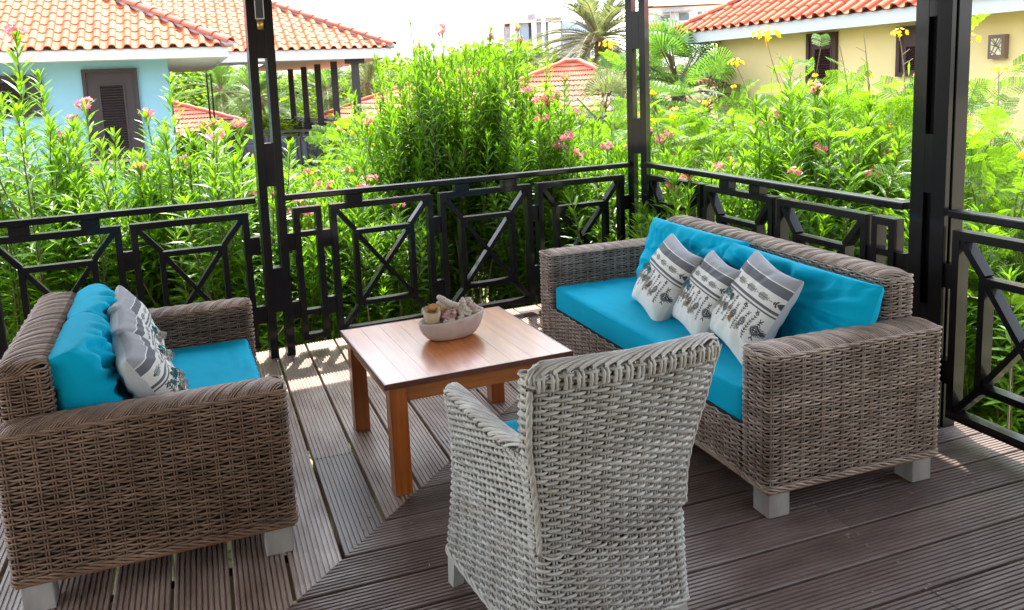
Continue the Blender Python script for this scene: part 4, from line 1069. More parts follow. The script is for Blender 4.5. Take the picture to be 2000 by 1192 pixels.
def slab(name, a, b, nrm, th, z0, z1, m, parent):
    """upright slab from a to b (plan), thickness th towards nrm"""
    a = np.array(a, float)[:2]; b = np.array(b, float)[:2]; nn = np.array(nrm, float)[:2] * th
    mb = MB(); c = [a, b, b + nn, a + nn]
    mb.add([(*p, z0) for p in c] + [(*p, z1) for p in c], [[0, 3, 2, 1], [4, 5, 6, 7], [0, 1, 5, 4], [1, 2, 6, 5], [2, 3, 7, 6], [3, 0, 4, 7]])
    return mb.build(name, m, parent)
def shutter(parent, wp, d, nout, s0, s1, z0, z1, m, frame=.10, slats=22, louv=(.30, .78, .10, .86), name='window_shutter'):
    """louvred shutter on a wall; wp wall point, d along the wall, nout outwards"""
    r = empty(name); r.parent = parent
    R = np.stack([d, -nout, np.array([0, 0, 1.0])], 1)
    X = lambda s, z, o: np.array([wp[0], wp[1], 0]) + d * s + nout * o + np.array([0, 0, z])
    W, H_ = s1 - s0, z1 - z0
    def bx(nm, sa, sb, za, zb, o, t, mm=m):
        mb = MB(); mb.box(X((sa + sb) / 2, (za + zb) / 2, o), (sb - sa, t, zb - za), R); return mb.build(nm, mm, r)
    f = .055
    bx('frame', s0, s0 + f, z0, z1, .025, .07); bx('frame', s1 - f, s1, z0, z1, .025, .07); bx('frame', s0 + f, s1 - f, z1 - f, z1, .025, .07); bx('frame', s0 + f, s1 - f, z0, z0 + f, .025, .07)
    la, lb, lza, lzb = s0 + W * louv[0], s0 + W * louv[1], z0 + H_ * louv[2], z0 + H_ * louv[3]
    bx('panel', s0 + f, la, z0 + f, z1 - f, .018, .03); bx('panel', lb, s1 - f, z0 + f, z1 - f, .018, .03); bx('panel', la, lb, z0 + f, lza, .018, .03); bx('panel', la, lb, lzb, z1 - f, .018, .03)
    bx('moulding', la - .012, la + .018, lza, lzb, .036, .02); bx('moulding', lb - .018, lb + .012, lza, lzb, .036, .02); bx('moulding', la + .018, lb - .018, lzb - .018, lzb + .012, .036, .02); bx('moulding', la + .018, lb - .018, lza - .012, lza + .018, .036, .02)
    bx('backing', la, lb, lza, lzb, -.004 + .006, .004)
    c, s_ = math.cos(.7), math.sin(.7)
    Rs = np.stack([d, -nout * c - np.array([0, 0, 1.0]) * s_, -nout * s_ + np.array([0, 0, 1.0]) * c], 1)
    hh = (lzb - lza - .036) / slats
    mb = MB(); mb.box((0, 0, 0), (lb - la - .036, hh * 1.0, .008)); sm = mb.mesh('slat', m)
    for i in range(slats):
        o = link('slat', sm, r); place(o, X((la + lb) / 2, lza + .018 + hh * (i + .5), .034), Rs[:, 0], Rs[:, 1], Rs[:, 2])
    return r
def eave_trim(parent, E, d, n, L_, over, ze, fh=.15):
    """fascia board along the eave and both ends of the corner, soffit boards under the overhang"""
    e2 = E + d * L_
    slab('fascia', E, e2, n, .03, ze - fh, ze + .005, M['fascia'], parent)
    slab('fascia', E + n * .03, E + n * L_ * .8, d, .03, ze - fh, ze + .003, M['fascia'], parent)
    mb = MB(); a = E + d * .03 + n * .03; z = ze - fh + .02
    P = [a, E + d * L_ + n * .03, E + d * L_ + n * over, E + d * over + n * over, E + d * over + n * L_, E + d * .03 + n * L_]
    mb.add([(p[0], p[1], z) for p in P] + [(p[0], p[1], z + .03) for p in P], [[0, 1, 2, 3], [0, 3, 4, 5], [6, 9, 8, 7], [6, 11, 10, 9]])
    mb.build('soffit', M['soffit'], parent)
def dirs(deg):
    a = math.radians(deg); return np.array([-math.cos(a), math.sin(a), 0]), np.array([math.sin(a), math.cos(a), 0])
# ---- blue house -------------------------------------------------------------
def blue_house():
    r = empty('blue_house', label='pale blue stucco house with orange tiled hip roof at the left', cat='house')
    E = on_z(445, 92, 2.34); d, n = dirs(-1); sl = math.radians(27.5); over = .92; Lh = 9.0
    roof = empty('roof'); roof.parent = r
    up, nr = tiled_face(roof, E, d, n, sl, Lh, 14, TILE, flip=True, limit=280)
    hv = (d + n) * 1.0 + np.array([0, 0, math.tan(sl)])
    hip_caps(roof, E + np.array([0, 0, .01]) - (d + n) * .03, hv, 13, .33, M['tile_cap'], M['mortar'])
    roof_shell(roof, E, d, n, 9.0, 3.9, sl, M['tile'])
    eave_trim(r, E, d, n, Lh, over, 2.34)
    C = E + (d + n) * over
    wall = slab('wall', C, C + d * 7.1, n, 5.9, GZ - 1.0, 2.24, M['stucco_b'], r)
    nout = -n
    def S(px_, py_):
        P = on_plane(px_, py_, C, n); return float(np.dot(P - C, d)), float(P[2])
    s1, za = S(161, 139); s0, zb = S(270, 133); _, zc = S(175, 315); s0b, _ = S(281, 305); s1b, _ = S(175, 305)
    s0, s1 = (s0 + s0b) / 2, (s1 + s1b) / 2
    shutter(r, C, d, nout, min(s0, s1), max(s0, s1), zc, zb, M['shutter'], slats=24, louv=(.26, .72, .11, .83))
    sa, z1 = S(80, 146); sb, z0 = S(-60, 235)
    shutter(r, C, d, nout, min(sa, sb), max(sa, sb), z0, z1, M['shutter'], slats=14, louv=(.2, .8, .12, .86))
    slab('window_sill', C + d * (min(s0, s1) - .06), C + d * (max(s0, s1) + .06), nout, .10, zc - .045, zc, M['sill'], r)
    slab('dark_box', C + d * (min(s0, s1) - .04), C + d * (min(s0, s1) + .35), nout, .22, zc - .36, zc - .06, M['shutter'], r)
    slab('wall_ledge', C + d * 1.9, C + d * 7, nout, .09, zc - .12, zc - .08, M['sill'], r)
    return E, d, n
M['tile_cap'] = mat('ridge_tile_clay', (0.44, 0.10, 0.055), 0.7, col2=(0.34, 0.08, 0.05), vscale=1.2, bump=.002, bscale=25)
blue_house()
# ---- house with the open terrace --------------------------------------------
def lattice(parent, a, b, z0, z1, m, step=.72, th=.03):
    """railing between two points with framed cross panels; returns the railing empty"""
    a = np.array(a, float); b = np.array(b, float); L_ = np.linalg.norm((b - a)[:2]); n_ = max(1, int(round(L_ / step))); T = (b - a) / L_; N_ = np.array([T[1], -T[0], 0])
    r = empty('terrace_railing'); r.parent = parent
    X = lambda s, z: np.array([a[0], a[1], 0]) + T * s + np.array([0, 0, z])
    mb = MB(); mb.bar(X(0, z1), X(L_, z1), .05, .06, N_); mb.build('handrail', m, r)
    for i in range(n_):
        s0, s1 = i * L_ / n_ + .04, (i + 1) * L_ / n_ - .04; mb = MB(); zt = z1 - .09
        for (p, q, w_) in (((s0, z0), (s0, zt), th), ((s1, z0), (s1, zt), th), ((s0, zt), (s1, zt), th), ((s0, z0), (s1, z0), th)): mb.bar(X(*p), X(*q), w_, .05, N_)
        c0, c1, k0, k1 = s0 + .14, s1 - .14, z0 + .16, zt - .16
        for (p, q) in (((s0, z0), (c0, k0)), ((s1, z0), (c1, k0)), ((s0, zt), (c0, k1)), ((s1, zt), (c1, k1)), ((c0, k0), (c1, k1)), ((c0, k1), (c1, k0)), ((c0, k0), (c1, k0)), ((c0, k1), (c1, k1)), ((c0, k0), (c0, k1)), ((c1, k0), (c1, k1))): mb.bar(X(*p), X(*q), th * .8, .044, N_)
        mb.build('lattice_panel', m, r)
    return r
M['grey_panel'] = mat('grey_blue_panel', (0.13, 0.145, 0.20), .6, var=.2)
M['postdark'] = mat('terrace_post_paint', (0.035, 0.025, 0.032), .5, var=.2)
def terrace_house():
    r = empty('terrace_house', label='orange-tiled house with an open dark-posted terrace, left of the tall oleander', cat='house')
    E = on_z(765, 94, 2.43); d, n = dirs(0); sl = math.radians(26); Lh = 9.2; over = .55
    roof = empty('roof'); roof.parent = r
    tiled_face(roof, E, d, n, sl, Lh, 13, TILE, view=(205, 800, -20, 600), flip=True, limit=295)
    hv = (d + n) + np.array([0, 0, math.tan(sl)])
    hip_caps(roof, E - (d + n) * .03, hv, 13, .36, M['tile_cap'], M['mortar'])
    roof_shell(roof, E, d, n, 9.2, 4.0, sl, M['tile']); C = E + d * 5.2 + n * .6; slab('wall', C, C + d * 3.4, n, 6.6, GZ - 1.5, 2.2, M['stucco_b'], r)
    eave_trim(r, E, d, n, Lh, 2.4, 2.43, .20)
    ff = -.12
    NR = at(698, 200, 17.9); FR = at(572, 200, 24.0); FL = at(412, 200, 25.0); NL = at(380, 200, 16.2)
    pts = [NR, at(657, 200, 19.2), at(625, 200, 20.6), at(598, 200, 22.2), FR]
    for i, p in enumerate(pts):
        mb = MB(); w_ = .17 if i == 0 else .15
        mb.box((p[0], p[1], (2.24 + ff) / 2), (w_, w_, 2.24 - ff), rotz(-.2)); mb.build('terrace_post', M['postdark'], r)
    mb = MB(); mb.box((NR[0], NR[1], 2.19), (.42, .2, .10), rotz(-.2)); mb.build('post_capital', M['postdark'], r)
    for dx in (-.06, .06):
        mb = MB(); mb.box((FL[0] + dx, FL[1], (2.24 + ff) / 2), (.05, .09, 2.24 - ff)); mb.build('terrace_post', M['postdark'], r)
    mb = MB(); c = [NL - n * .1, NR, FR, FL]
    mb.add([(p[0], p[1], ff - .2) for p in c] + [(p[0], p[1], ff) for p in c], [[0, 3, 2, 1], [4, 5, 6, 7], [0, 1, 5, 4], [1, 2, 6, 5], [2, 3, 7, 6], [3, 0, 4, 7]]); mb.build('terrace_floor', M['soffit'], r)
    slab('terrace_base', NL, NR, n, .3, GZ - 1.2, ff - .2, M['stucco_b'], r)
    lattice(r, NL, NR, ff + .06, .88, M['postdark']); lattice(r, NR, FR, ff + .06, .88, M['postdark']); lattice(r, FL, FR, ff + .06, .88, M['postdark'])
    for (pa, pb, z1, nm) in ((442, 478, .50, 'outdoor_chest'), (476, 560, .66, 'outdoor_chest'), (574, 640, .64, 'outdoor_chest')):
        a = at(pa, 280, 17.3); b = at(pb, 280, 17.8)
        o = slab('grey_chest', a, b, n, .35, ff, z1, M['grey_panel'], r)
terrace_house()
# ---- yellow house -----------------------------------------------------------
def yellow_house():
    r = empty('yellow_house', label='yellow stucco house with red tiled roof behind the shrubs at the right', cat='house')
    E = on_z(1320, 68, 2.30); a = math.radians(4); d = np.array([math.sin(a), -math.cos(a), 0]); n = np.array([math.cos(a), math.sin(a), 0]); sl = math.radians(29); over = .50; Lh = 10.0
    roof = empty('roof'); roof.parent = r
    tiled_face(roof, E, d, n, sl, Lh, 8, TILE_R, view=(1250, 2060, -40, 400), limit=290)
    hv = (d + n) + np.array([0, 0, math.tan(sl)])
    hip_caps(roof, E - (d + n) * .02, hv, 9, .34, M['tile_r'], M['mortar'])
    roof_shell(roof, E, d, n, 10.0, 3.2, sl, M['tile_r'])
    eave_trim(r, E, d, n, Lh, over, 2.30, .17)
    C = E + (d + n) * over
    slab('wall', C, C + d * 9, n, 5.4, GZ - .5, 2.15, M['stucco_y'], r)
    def S(px_, py_):
        P = on_plane(px_, py_, C, n); return float(np.dot(P - C, d)), float(P[2])
    s0, z1 = S(1580, 67); s1, _ = S(1638, 64); _, z0 = S(1580, 168)
    shutter(r, C, d, -n, s0, s1, z0, z1, M['shutter_r'], slats=12, louv=(.26, .84, .10, .72))
    s0, z1 = S(1757, 53); s1, _ = S(1822, 50); _, z0 = S(1757, 150)
    shutter(r, C, d, -n, s0, s1, z0, z1, M['shutter_r'], slats=12, louv=(.26, .84, .10, .62))
    # wall lamp: brown box with a cut-out twig pattern over a pale diffuser
    s0, z1 = S(1938, 69); s1, z0 = S(1971, 114)
    w_ = empty('wall_lamp', label='small square brown wall lamp with a twig cut-out on the yellow wall', cat='wall lamp')
    sc, zc = (s0 + s1) / 2, (z0 + z1) / 2; W, H_ = abs(s1 - s0) * .92, abs(z1 - z0)
    org = C + d * sc; org[2] = zc; w_.matrix_world = Matrix(((d[0], n[0], 0, org[0]), (d[1], n[1], 0, org[1]), (0, 0, 1, org[2]), (0, 0, 0, 1)))
    mb = MB(); mb.box((0, -.04, 0), (W, .08, H_)); mb.build('lamp_case', M['lampbrown'], w_)
    mb = MB(); mb.box((0, -.082, 0), (W * .62, .006, H_ * .68)); mb.build('diffuser', M['diffuser'], w_)
    mb = MB(); rs = random.Random(4)
    for (x0, y0, x1, y1) in ((-.3, -.34, .1, .34), (.3, -.2, -.2, .34), (-.31, .1, .31, -.05), (-.1, -.34, .31, .2), (-.31, -.15, .05, -.34), (.0, .0, .31, .34), (-.31, .3, .0, .05)):
        mb.bar((x0 * W, -.088, y0 * H_), (x1 * W, -.088, y1 * H_), .008, .006, (0, 1, 0))
    mb.build('twig_grille', M['lampbrown'], w_)
M['lampbrown'] = mat('brown_metal', (0.19, 0.12, 0.095), .5, var=.15)
M['diffuser'] = mat('cream_diffuser', (0.74, 0.68, 0.46), .5)
yellow_house()
# ---- tiled roofs farther off ------------------------------------------------
def hip_house(name, cx_, dep, rot, hx, hy, ze, slope, wallm, label, tm, zb=-3.2):
    c = at(cx_, 170, dep); r = empty(name, (c[0], c[1], 0), rot, label, 'house')
    mb = MB(); rise = min(hx, hy) * math.tan(slope); rl = max(0, hx - hy)
    A_ = [np.array(p, float) for p in ((-hx, -hy, ze), (hx, -hy, ze), (hx, hy, ze), (-hx, hy, ze))]
    R0, R1 = np.array([-rl, 0, ze + rise]), np.array([rl, 0, ze + rise])
    for (p, q, a, b) in ((A_[0], A_[1], R0, R1), (A_[1], A_[2], R1, R1), (A_[2], A_[3], R1, R0), (A_[3], A_[0], R0, R0)):
        L_ = np.linalg.norm(q - p); T = (q - p) / L_; nc = int(L_ / .23) * 4; inw = ((a + b) / 2 - (p + q) / 2); nr = np.cross(T, inw); nr /= np.linalg.norm(nr); nr = nr if nr[2] > 0 else -nr
        rows = int(np.linalg.norm(inw) / .33)
        for j in range(rows):
            t0, t1 = j / rows, (j + 1.08) / rows
            G = np.zeros((nc + 1, 2, 3))
            for i in range(nc + 1):
                f = i / nc; w_ = .035 * abs(math.cos(PI * i / 4)) + .0
                for k, t in enumerate((t0, t1)):
                    e0 = p + (a - p) * min(t, 1); e1 = q + (b - q) * min(t, 1)
                    G[i, k] = e0 + (e1 - e0) * f + nr * (w_ + (.035 if k == 0 else 0.0))
            mb.grid(G)
    o = mb.build('roof', tm, r); 
    mb = MB()
    for (p, q) in ((A_[0], R0), (A_[1], R1), (A_[2], R1), (A_[3], R0), (R0, R1)):
        if np.linalg.norm(p - q) < .1: continue
        mb.tube(np.linspace(p, q, 16) + [0, 0, .05], .09 + .012 * np.sin(np.arange(16) * 3), 8)
    mb.build('ridge_tiles', M['tile_cap'], r, True)
    for s in (-1, 1):
        mb = MB(); mb.box((0, s * (hy - .01), ze - .10), (2 * hx, .03, .14)); mb.build('fascia', M['fascia'], r)
    mb = MB(); mb.box((0, 0, (ze - .12 + zb) / 2), (2 * hx - .9, 2 * hy - .9, ze - .12 - zb)); mb.build('wall', wallm, r)
    mb = MB(); mb.box((-.8, -hy + .43, ze - 1.2), (.9, .06, 1.3)); mb.build('window', M['shutter'], r)
    return r
M['tile_f'] = mat('distant_clay_tile', (0.46, 0.13, 0.07), .7, var=.12, vscale=2)  # paler, pinker clay for the distant roofs
hip_house('tiled_house', 1118, 25, -.62, 3.3, 3.1, .72, math.radians(24), M['stucco_y'], 'distant house with a pink-orange tiled hip roof below the big date palm', M['tile_f'])
hip_house('tiled_house', 1215, 34, -.3, 3.6, 3.2, .95, math.radians(24), M['stucco_y'], 'distant tiled roof just left of the corner post, behind the other hip roof', M['tile_f'])
hip_house('tiled_house', 890, 24, .15, 3.6, 3.2, .62, math.radians(22), M['stucco_y'], 'distant house with an orange roof seen behind the tall oleander', M['tile_f'])
hip_house('tiled_house', 322, 27, .3, 3.0, 2.8, .22, math.radians(22), M['stucco_y'], 'distant tiled roof seen between the blue house corner and the slotted post', M['tile_f'])
# ---- apartment blocks on the skyline ----------------------------------------
M['ap_white'] = mat('apartment_white', (0.70, 0.72, 0.76), .8, var=.05)
M['ap_blue'] = mat('apartment_blue', (0.40, 0.50, 0.66), .8, var=.05)
M['ap_stone'] = mat('apartment_stone', (0.26, 0.24, 0.29), .9, col2=(.38, .36, .40), vscale=3)
M['ap_roof'] = mat('apartment_roof', (0.52, 0.27, 0.15), .8, var=.05)
M['ap_orange'] = mat('apartment_orange', (0.72, 0.22, 0.06), .8, var=.05)
M['ap_glass'] = mat('apartment_window', (0.10, 0.15, 0.19), .2)
def blockpx(name, r, x0, x1, y0, y1, dep, th, m):
    a = at(x0, (y0 + y1) / 2, dep); b = at(x1, (y0 + y1) / 2, dep); zt = at((x0 + x1) / 2, y0, dep)[2]; zb = at((x0 + x1) / 2, y1, dep)[2]
    T = (b - a)[:2]; T /= np.linalg.norm(T); return slab(name, a, b, (-T[1], T[0]), th, zb, zt, m, r)
def apartments():
    r = empty('apartment_block', label='grey-blue apartment block with stone towers on the skyline left of the date palm', cat='building'); D = 62
    for nm, x0, x1, y0, y1, dd, th, m in (('wall', 985, 999, 53, 130, 1, 8, 'ap_stone'), ('wall', 998, 1016, 44, 150, 0, 8, 'ap_white'), ('wall', 1015, 1034, 44, 150, .3, 8, 'ap_blue'), ('stone_tower', 1033, 1048, 28, 150, .8, 6, 'ap_stone'),
        ('wall', 1040, 1049, 41, 150, -.4, 5, 'ap_white'), ('stone_tower', 1048, 1061, 37, 150, -.2, 5, 'ap_stone'), ('wall', 1059, 1067, 33, 150, -.6, 4, 'ap_white'),
        ('stone_frame', 1066, 1099, 34, 150, -.2, 7, 'ap_stone'), ('wall_panel', 1072, 1096, 44, 150, -.5, .25, 'ap_white'), ('wall', 1098, 1152, 44, 150, 1.5, 6, 'ap_blue'), ('balcony', 1098, 1150, 62, 66, .5, 1.2, 'ap_white'), ('balcony', 1098, 1150, 82, 86, .5, 1.2, 'ap_white'),
        ('lower_roof', 1016, 1040, 79, 86, -1.2, 1.2, 'ap_roof')):
        blockpx(nm, r, x0, x1, y0, y1, D + dd, th, M[m])
    for x0, x1, y0, y1, dd in ((1001, 1010, 59, 71, -.08), (1063.5, 1066.5, 71, 94, -.68), (1044, 1046.5, 56, 66, -.48), (1080, 1086, 52, 76, -.58), (1104, 1118, 70, 82, 1.42), (1126, 1142, 70, 82, 1.42), (1104, 1118, 50, 61, 1.42), (1126, 1142, 50, 61, 1.42)):
        blockpx('window', r, x0, x1, y0, y1, D + dd, .3, M['ap_glass'])
    P = [at(984, 46, D - .8), at(1040, 46, D - .8), at(1099, 40, D - .8), at(1099, 40, D + 9), at(984, 46, D + 9)]
    P[2][2] = P[1][2] = P[0][2]; P[3][2] = P[4][2] = P[0][2]; a1 = at(1040, 26, D + 4); a2 = at(1068, 15, D + 5)
    mb = MB(); mb.add(P + [a1, a2], None, [[0, 1, 5], [1, 6, 5], [1, 2, 6], [2, 3, 6], [3, 4, 5], [3, 5, 6], [4, 0, 5]]); mb.build('roof', M['ap_roof'], r)
    r = empty('apartment_block', label='white and orange apartment block on the skyline right of the corner post', cat='building'); D = 55
    for nm, x0, x1, y0, y1, dd, th, m in (('wall', 1264, 1470, 12, 46, 0, 8, 'ap_white'), ('wall', 1264, 1298, 46, 120, -.6, 4, 'ap_orange'), ('wall', 1298, 1330, 44, 130, -.8, 5, 'ap_white'), ('parapet', 1266, 1300, 43, 47, -.9, .4, 'ap_white'),
        ('balcony_canopy', 1304, 1354, 19, 21.5, -1.6, 1.6, 'ap_stone'), ('post', 1309, 1310, 21.5, 44, -1.55, .12, 'ap_stone'), ('post', 1317, 1318, 21.5, 44, -1.55, .12, 'ap_stone')):
        blockpx(nm, r, x0, x1, y0, y1, D + dd, th, M[m])
    for x0, x1, y0, y1, dd in ((1291, 1310, 30, 43, -.05), (1327, 1346, 26, 40, -.05), (1363, 1371, 23, 31, -.05), (1376, 1384, 22, 29, -.05), (1274, 1287, 63, 78, -.65), (1305, 1310, 60, 66, -.85)):
        blockpx('window', r, x0, x1, y0, y1, D + dd, .3, M['ap_glass'])
    P = [at(1262, 13, D - .7), at(1475, 13, D - .7), at(1475, 13, D + 9), at(1262, 13, D + 9)]; z = P[0][2]
    for p in P: p[2] = z
    A_ = (P[0] * .75 + P[1] * .25 + P[3] * 0); a1 = (P[0] + P[3]) / 2 * .7 + (P[1] + P[2]) / 2 * .3; a2 = (P[0] + P[3]) / 2 * .2 + (P[1] + P[2]) / 2 * .8; a1[2] = a2[2] = z + 1.6
    mb = MB(); mb.add(P + [a1, a2], [[0, 1, 5, 4], [2, 3, 4, 5]], [[1, 2, 5], [3, 0, 4]]); mb.build('roof', M['ap_roof'], r)
apartments()
# ================================================================== VEGETATION
def unit(a): return a / (np.linalg.norm(a, axis=-1, keepdims=True) + 1e-9)
def leaves(mb, P, D, U, L, W, droop=.18, tone=None, fold=.18):
    """vectorised lance leaves: base P, direction D, upper side U, length L, width W"""
    n = len(P); D = unit(D); S = unit(np.cross(D, U)); U = np.cross(S, D); L = np.broadcast_to(L, n)[:, None]; W = np.broadcast_to(W, n)[:, None]
    dr = np.array([0, 0, -1.0])
    def c(t): return P + D * L * t + dr * (L * droop * t * t)
    V = np.stack([c(0), c(.38) + S * W * .5 + U * W * fold, c(.38) - S * W * .5 + U * W * fold, c(.74) + S * W * .36 + U * W * fold * .7, c(.74) - S * W * .36 + U * W * fold * .7, c(1.0), c(.38), c(.74)], 1)
    k = np.arange(n)[:, None] * 8
    q = np.concatenate([k + [[6, 1, 3, 7]], k + [[2, 6, 7, 4]]]); t = np.concatenate([k + [[0, 1, 6]], k + [[0, 6, 2]], k + [[7, 3, 5]], k + [[4, 7, 5]]])
    tn = np.repeat(tone if tone is not None else RNG.uniform(0, 1, n), 8)
    mb.add(V.reshape(-1, 3), q, t, tn)
def quads(mb, P, A, B, tone=None):
    """diamond leaflets centred at P with half axes A, B"""
    n = len(P); V = np.stack([P - A, P + B, P + A, P - B], 1); k = np.arange(n)[:, None] * 4
    mb.add(V.reshape(-1, 3), k + [[0, 1, 2, 3]], None, np.repeat(tone if tone is not None else RNG.uniform(0, 1, n), 4))
def rand_perp(D):
    r = RNG.normal(size=D.shape); r -= D * np.sum(r * D, -1, keepdims=True); return unit(r)
def flower_cluster_mesh(name, m, nf=9, R=.055, pr=.021, seed=0):
    rs = np.random.default_rng(seed); mb = MB()
    for i in range(nf):
        d = rs.normal(size=3); d[2] = abs(d[2]) * .6 + .1; d /= np.linalg.norm(d); c = d * R * rs.uniform(.5, 1.1)
        a = np.cross(d, [.3, .2, 1]); a /= np.linalg.norm(a); b = np.cross(d, a)
        for k in range(5):
            t = 2 * PI * k / 5 + rs.uniform(0, .4); e = a * math.cos(t) + b * math.sin(t); f = np.cross(d, e)
            p = c + e * pr * .6; V = [c, p + f * pr * .45 + d * pr * .15, c + e * pr * 1.25 + d * pr * .35, p - f * pr * .45 + d * pr * .15]
            mb.add(V, [[0, 1, 2, 3]], tone=rs.uniform(0, 1))
    mb.tube([(0, 0, -.05), (0, 0, .0), (0, 0, .02)], [.003, .006, .004], 5)
    return mb.mesh(name, m)
PINK = [flower_cluster_mesh('flower_cluster', M['pink'], 9 + 2 * i, .05 + .008 * i, .022, i) for i in range(4)]
YEL = [flower_cluster_mesh('flower_cluster', M['yellow'], 7 + 2 * i, .05 + .02 * i, .022, 10 + i) for i in range(3)]
ORA = [flower_cluster_mesh('flower_cluster', M['orange'], 8, .06, .022, 20)]
def oleander_proto(H, ns, spread, seed, low=.30, lean=0.0, lw=1.0, flowers=4, fset=None, dens=1.0, even=.32):
    """upright many-stemmed shrub, long leaves in whorls; returns dict of meshes and flower spots"""
    rs = np.random.default_rng(seed); st = MB(); lf = MB(); tips = []
    def shoot(P, r0, start):
        P = resample(P, max(6, int(np.linalg.norm(np.diff(P, axis=0), axis=1).sum() / .12)), False)[0]
        st.tube(P, np.linspace(r0, .0035, len(P)), 5, tone=rs.uniform(0, 1))
        d = np.concatenate([[0], np.cumsum(np.linalg.norm(np.diff(P, axis=0), axis=1))]); L = d[-1]
        sp = .042 / dens; s = np.arange(L * start, L, sp); s = np.concatenate([s, L - np.array([.03, .018, .008])]); n = len(s)
        C = np.stack([np.interp(s, d, P[:, k]) for k in range(3)], 1); T = unit(np.stack([np.interp(s, d, np.gradient(P[:, k])) for k in range(3)], 1))
        a = np.cross(T, [0.2, 1, 0.1]); a = unit(a); b = np.cross(T, a)
        for w_ in range(3):
            ph = np.arange(n) * 1.05 + w_ * 2 * PI / 3 + rs.normal(0, .25, n)
            rad = a * np.cos(ph)[:, None] + b * np.sin(ph)[:, None]
            f = s / L
            op = np.clip(1.10 - .55 * np.clip((f - .8) / .2, 0, 1) + rs.normal(0, .16, n), .25, 1.5)
            D = T * np.cos(op)[:, None] + rad * np.sin(op)[:, None]
            keep = rs.random(n) < np.clip(.45 + f * .8, 0, .97)
            Ln = rs.uniform(.135, .195, n) * lw * (1 - .35 * np.clip((f - .93) / .07, 0, 1)); 
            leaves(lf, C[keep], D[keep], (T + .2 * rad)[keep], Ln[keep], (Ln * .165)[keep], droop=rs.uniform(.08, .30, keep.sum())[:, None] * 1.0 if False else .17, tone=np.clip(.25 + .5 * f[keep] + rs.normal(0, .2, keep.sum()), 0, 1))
        tips.append(P[-1])
    for i in range(ns):
        a = rs.uniform(0, 2 * PI); r0 = rs.uniform(.02, .16); rr = spread * math.sqrt(rs.random()); h = H * (1 - even * rs.random() * (rr / spread) - .08 * rs.random()) if i else H
        e = np.array([math.cos(a) * (r0 + rr), math.sin(a) * (r0 + rr) + lean, h]); b0 = np.array([math.cos(a) * r0, math.sin(a) * r0, 0]); mid = (b0 * .65 + e * .35); mid[2] = h * .5
        mid[:2] += rs.normal(0, .05, 2)
        t = np.linspace(0, 1, 12)[:, None]; P = (1 - t) ** 2 * b0 + 2 * t * (1 - t) * mid + t * t * e
        P[1:-1] += rs.normal(0, .012, (10, 3)); shoot(P, rs.uniform(.010, .016), low + rs.uniform(-.05, .15))
        for k in range(rs.integers(1, 4)):
            f = rs.uniform(.35, .75); q = P[int(f * 11)]; T = unit((P[-1] - q)[None])[0]; az = rs.uniform(0, 2 * PI); l = (h - q[2]) * rs.uniform(.55, .95)
            e2 = q + np.array([math.cos(az), math.sin(az), 0]) * l * rs.uniform(.18, .4) + T * l * .95; m2 = (q + e2) / 2 + np.array([math.cos(az), math.sin(az), 0]) * l * .12
            t = np.linspace(0, 1, 8)[:, None]; shoot((1 - t) ** 2 * q + 2 * t * (1 - t) * m2 + t * t * e2, .007, rs.uniform(.05, .3))
    tips = sorted(tips, key=lambda p: -p[2])
    return dict(H=H, stems=st.mesh('stems', M['stem'], True), foliage=lf.mesh('foliage', M['leaf']), tips=tips, fl=fset or PINK, nf=flowers)
OL = [oleander_proto(3.1, 16, .50, 1, even=.22), oleander_proto(3.1, 14, .45, 2, even=.22), oleander_proto(3.6, 16, .36, 3, low=.30, even=.2), oleander_proto(3.1, 18, .55, 4, low=.2, even=.22), oleander_proto(3.9, 34, .55, 5, low=.24, lw=1.0, even=.10, dens=.78), oleander_proto(3.6, 4, .16, 6, low=.38), oleander_proto(3.8, 6, .22, 7, low=.35, lw=1.1)]
PINKISH = 0
def oleander(k, px, dep, ytop, label, rz=0., group='oleander shrubs round the veranda', nf=None, sx=1.0, pos=None):
    pr = OL[k]; c = at(px, 300, dep) if pos is None else np.array(pos); zt = at(px, ytop, dep)[2] if pos is None else ytop
    s = (zt - GZ) / pr['H']; r = empty('oleander_shrub', (c[0], c[1], GZ), rz, label, 'shrub', group); r.scale = (s * sx, s * sx, s)
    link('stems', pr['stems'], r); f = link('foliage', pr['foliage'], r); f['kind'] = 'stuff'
    rs = random.Random(int(px * 7 + dep * 100)); n = pr['nf'] if nf is None else nf; tips = pr['tips'][:max(n * 2, 1)]
    for t in rs.sample(tips, min(n, len(tips))):
        o = link('flower_cluster', rs.choice(pr['fl']), r, t + np.array([0, 0, .02]), (rs.uniform(-.4, .4), rs.uniform(-.4, .4), rs.uniform(0, 6)), [rs.uniform(.65, 1.1)] * 3)
    return r
ordn = ['first', 'second', 'third', 'fourth', 'fifth', 'sixth', 'seventh', 'eighth', 'ninth', 'tenth', 'eleventh', 'twelfth', 'thirteenth', 'fourteenth', 'fifteenth', 'sixteenth', 'seventeenth', 'eighteenth', 'nineteenth', 'twentieth']
near = [(1, -45, 5.9, 250), (5, 48, 5.5, 78), (0, 75, 6.3, 215), (5, 118, 6.1, 150), (1, 190, 5.9, 275), (3, 262, 6.3, 268), (5, 322, 5.9, 160), (0, 372, 6.4, 225), (1, 445, 6.0, 240), (3, 500, 6.6, 320), (0, 590, 6.1, 352), (1, 655, 6.4, 356), (3, 716, 6.8, 300)]
for i, (k, px, dp, yt) in enumerate(near):
    oleander(k, px, dp, yt, '%s oleander from the left in the front row behind the left railing' % ordn[i], rz=i * 1.7, nf=[1, 1, 1, 1, 2, 3, 1, 2, 2, 4, 5, 5, 4][i])
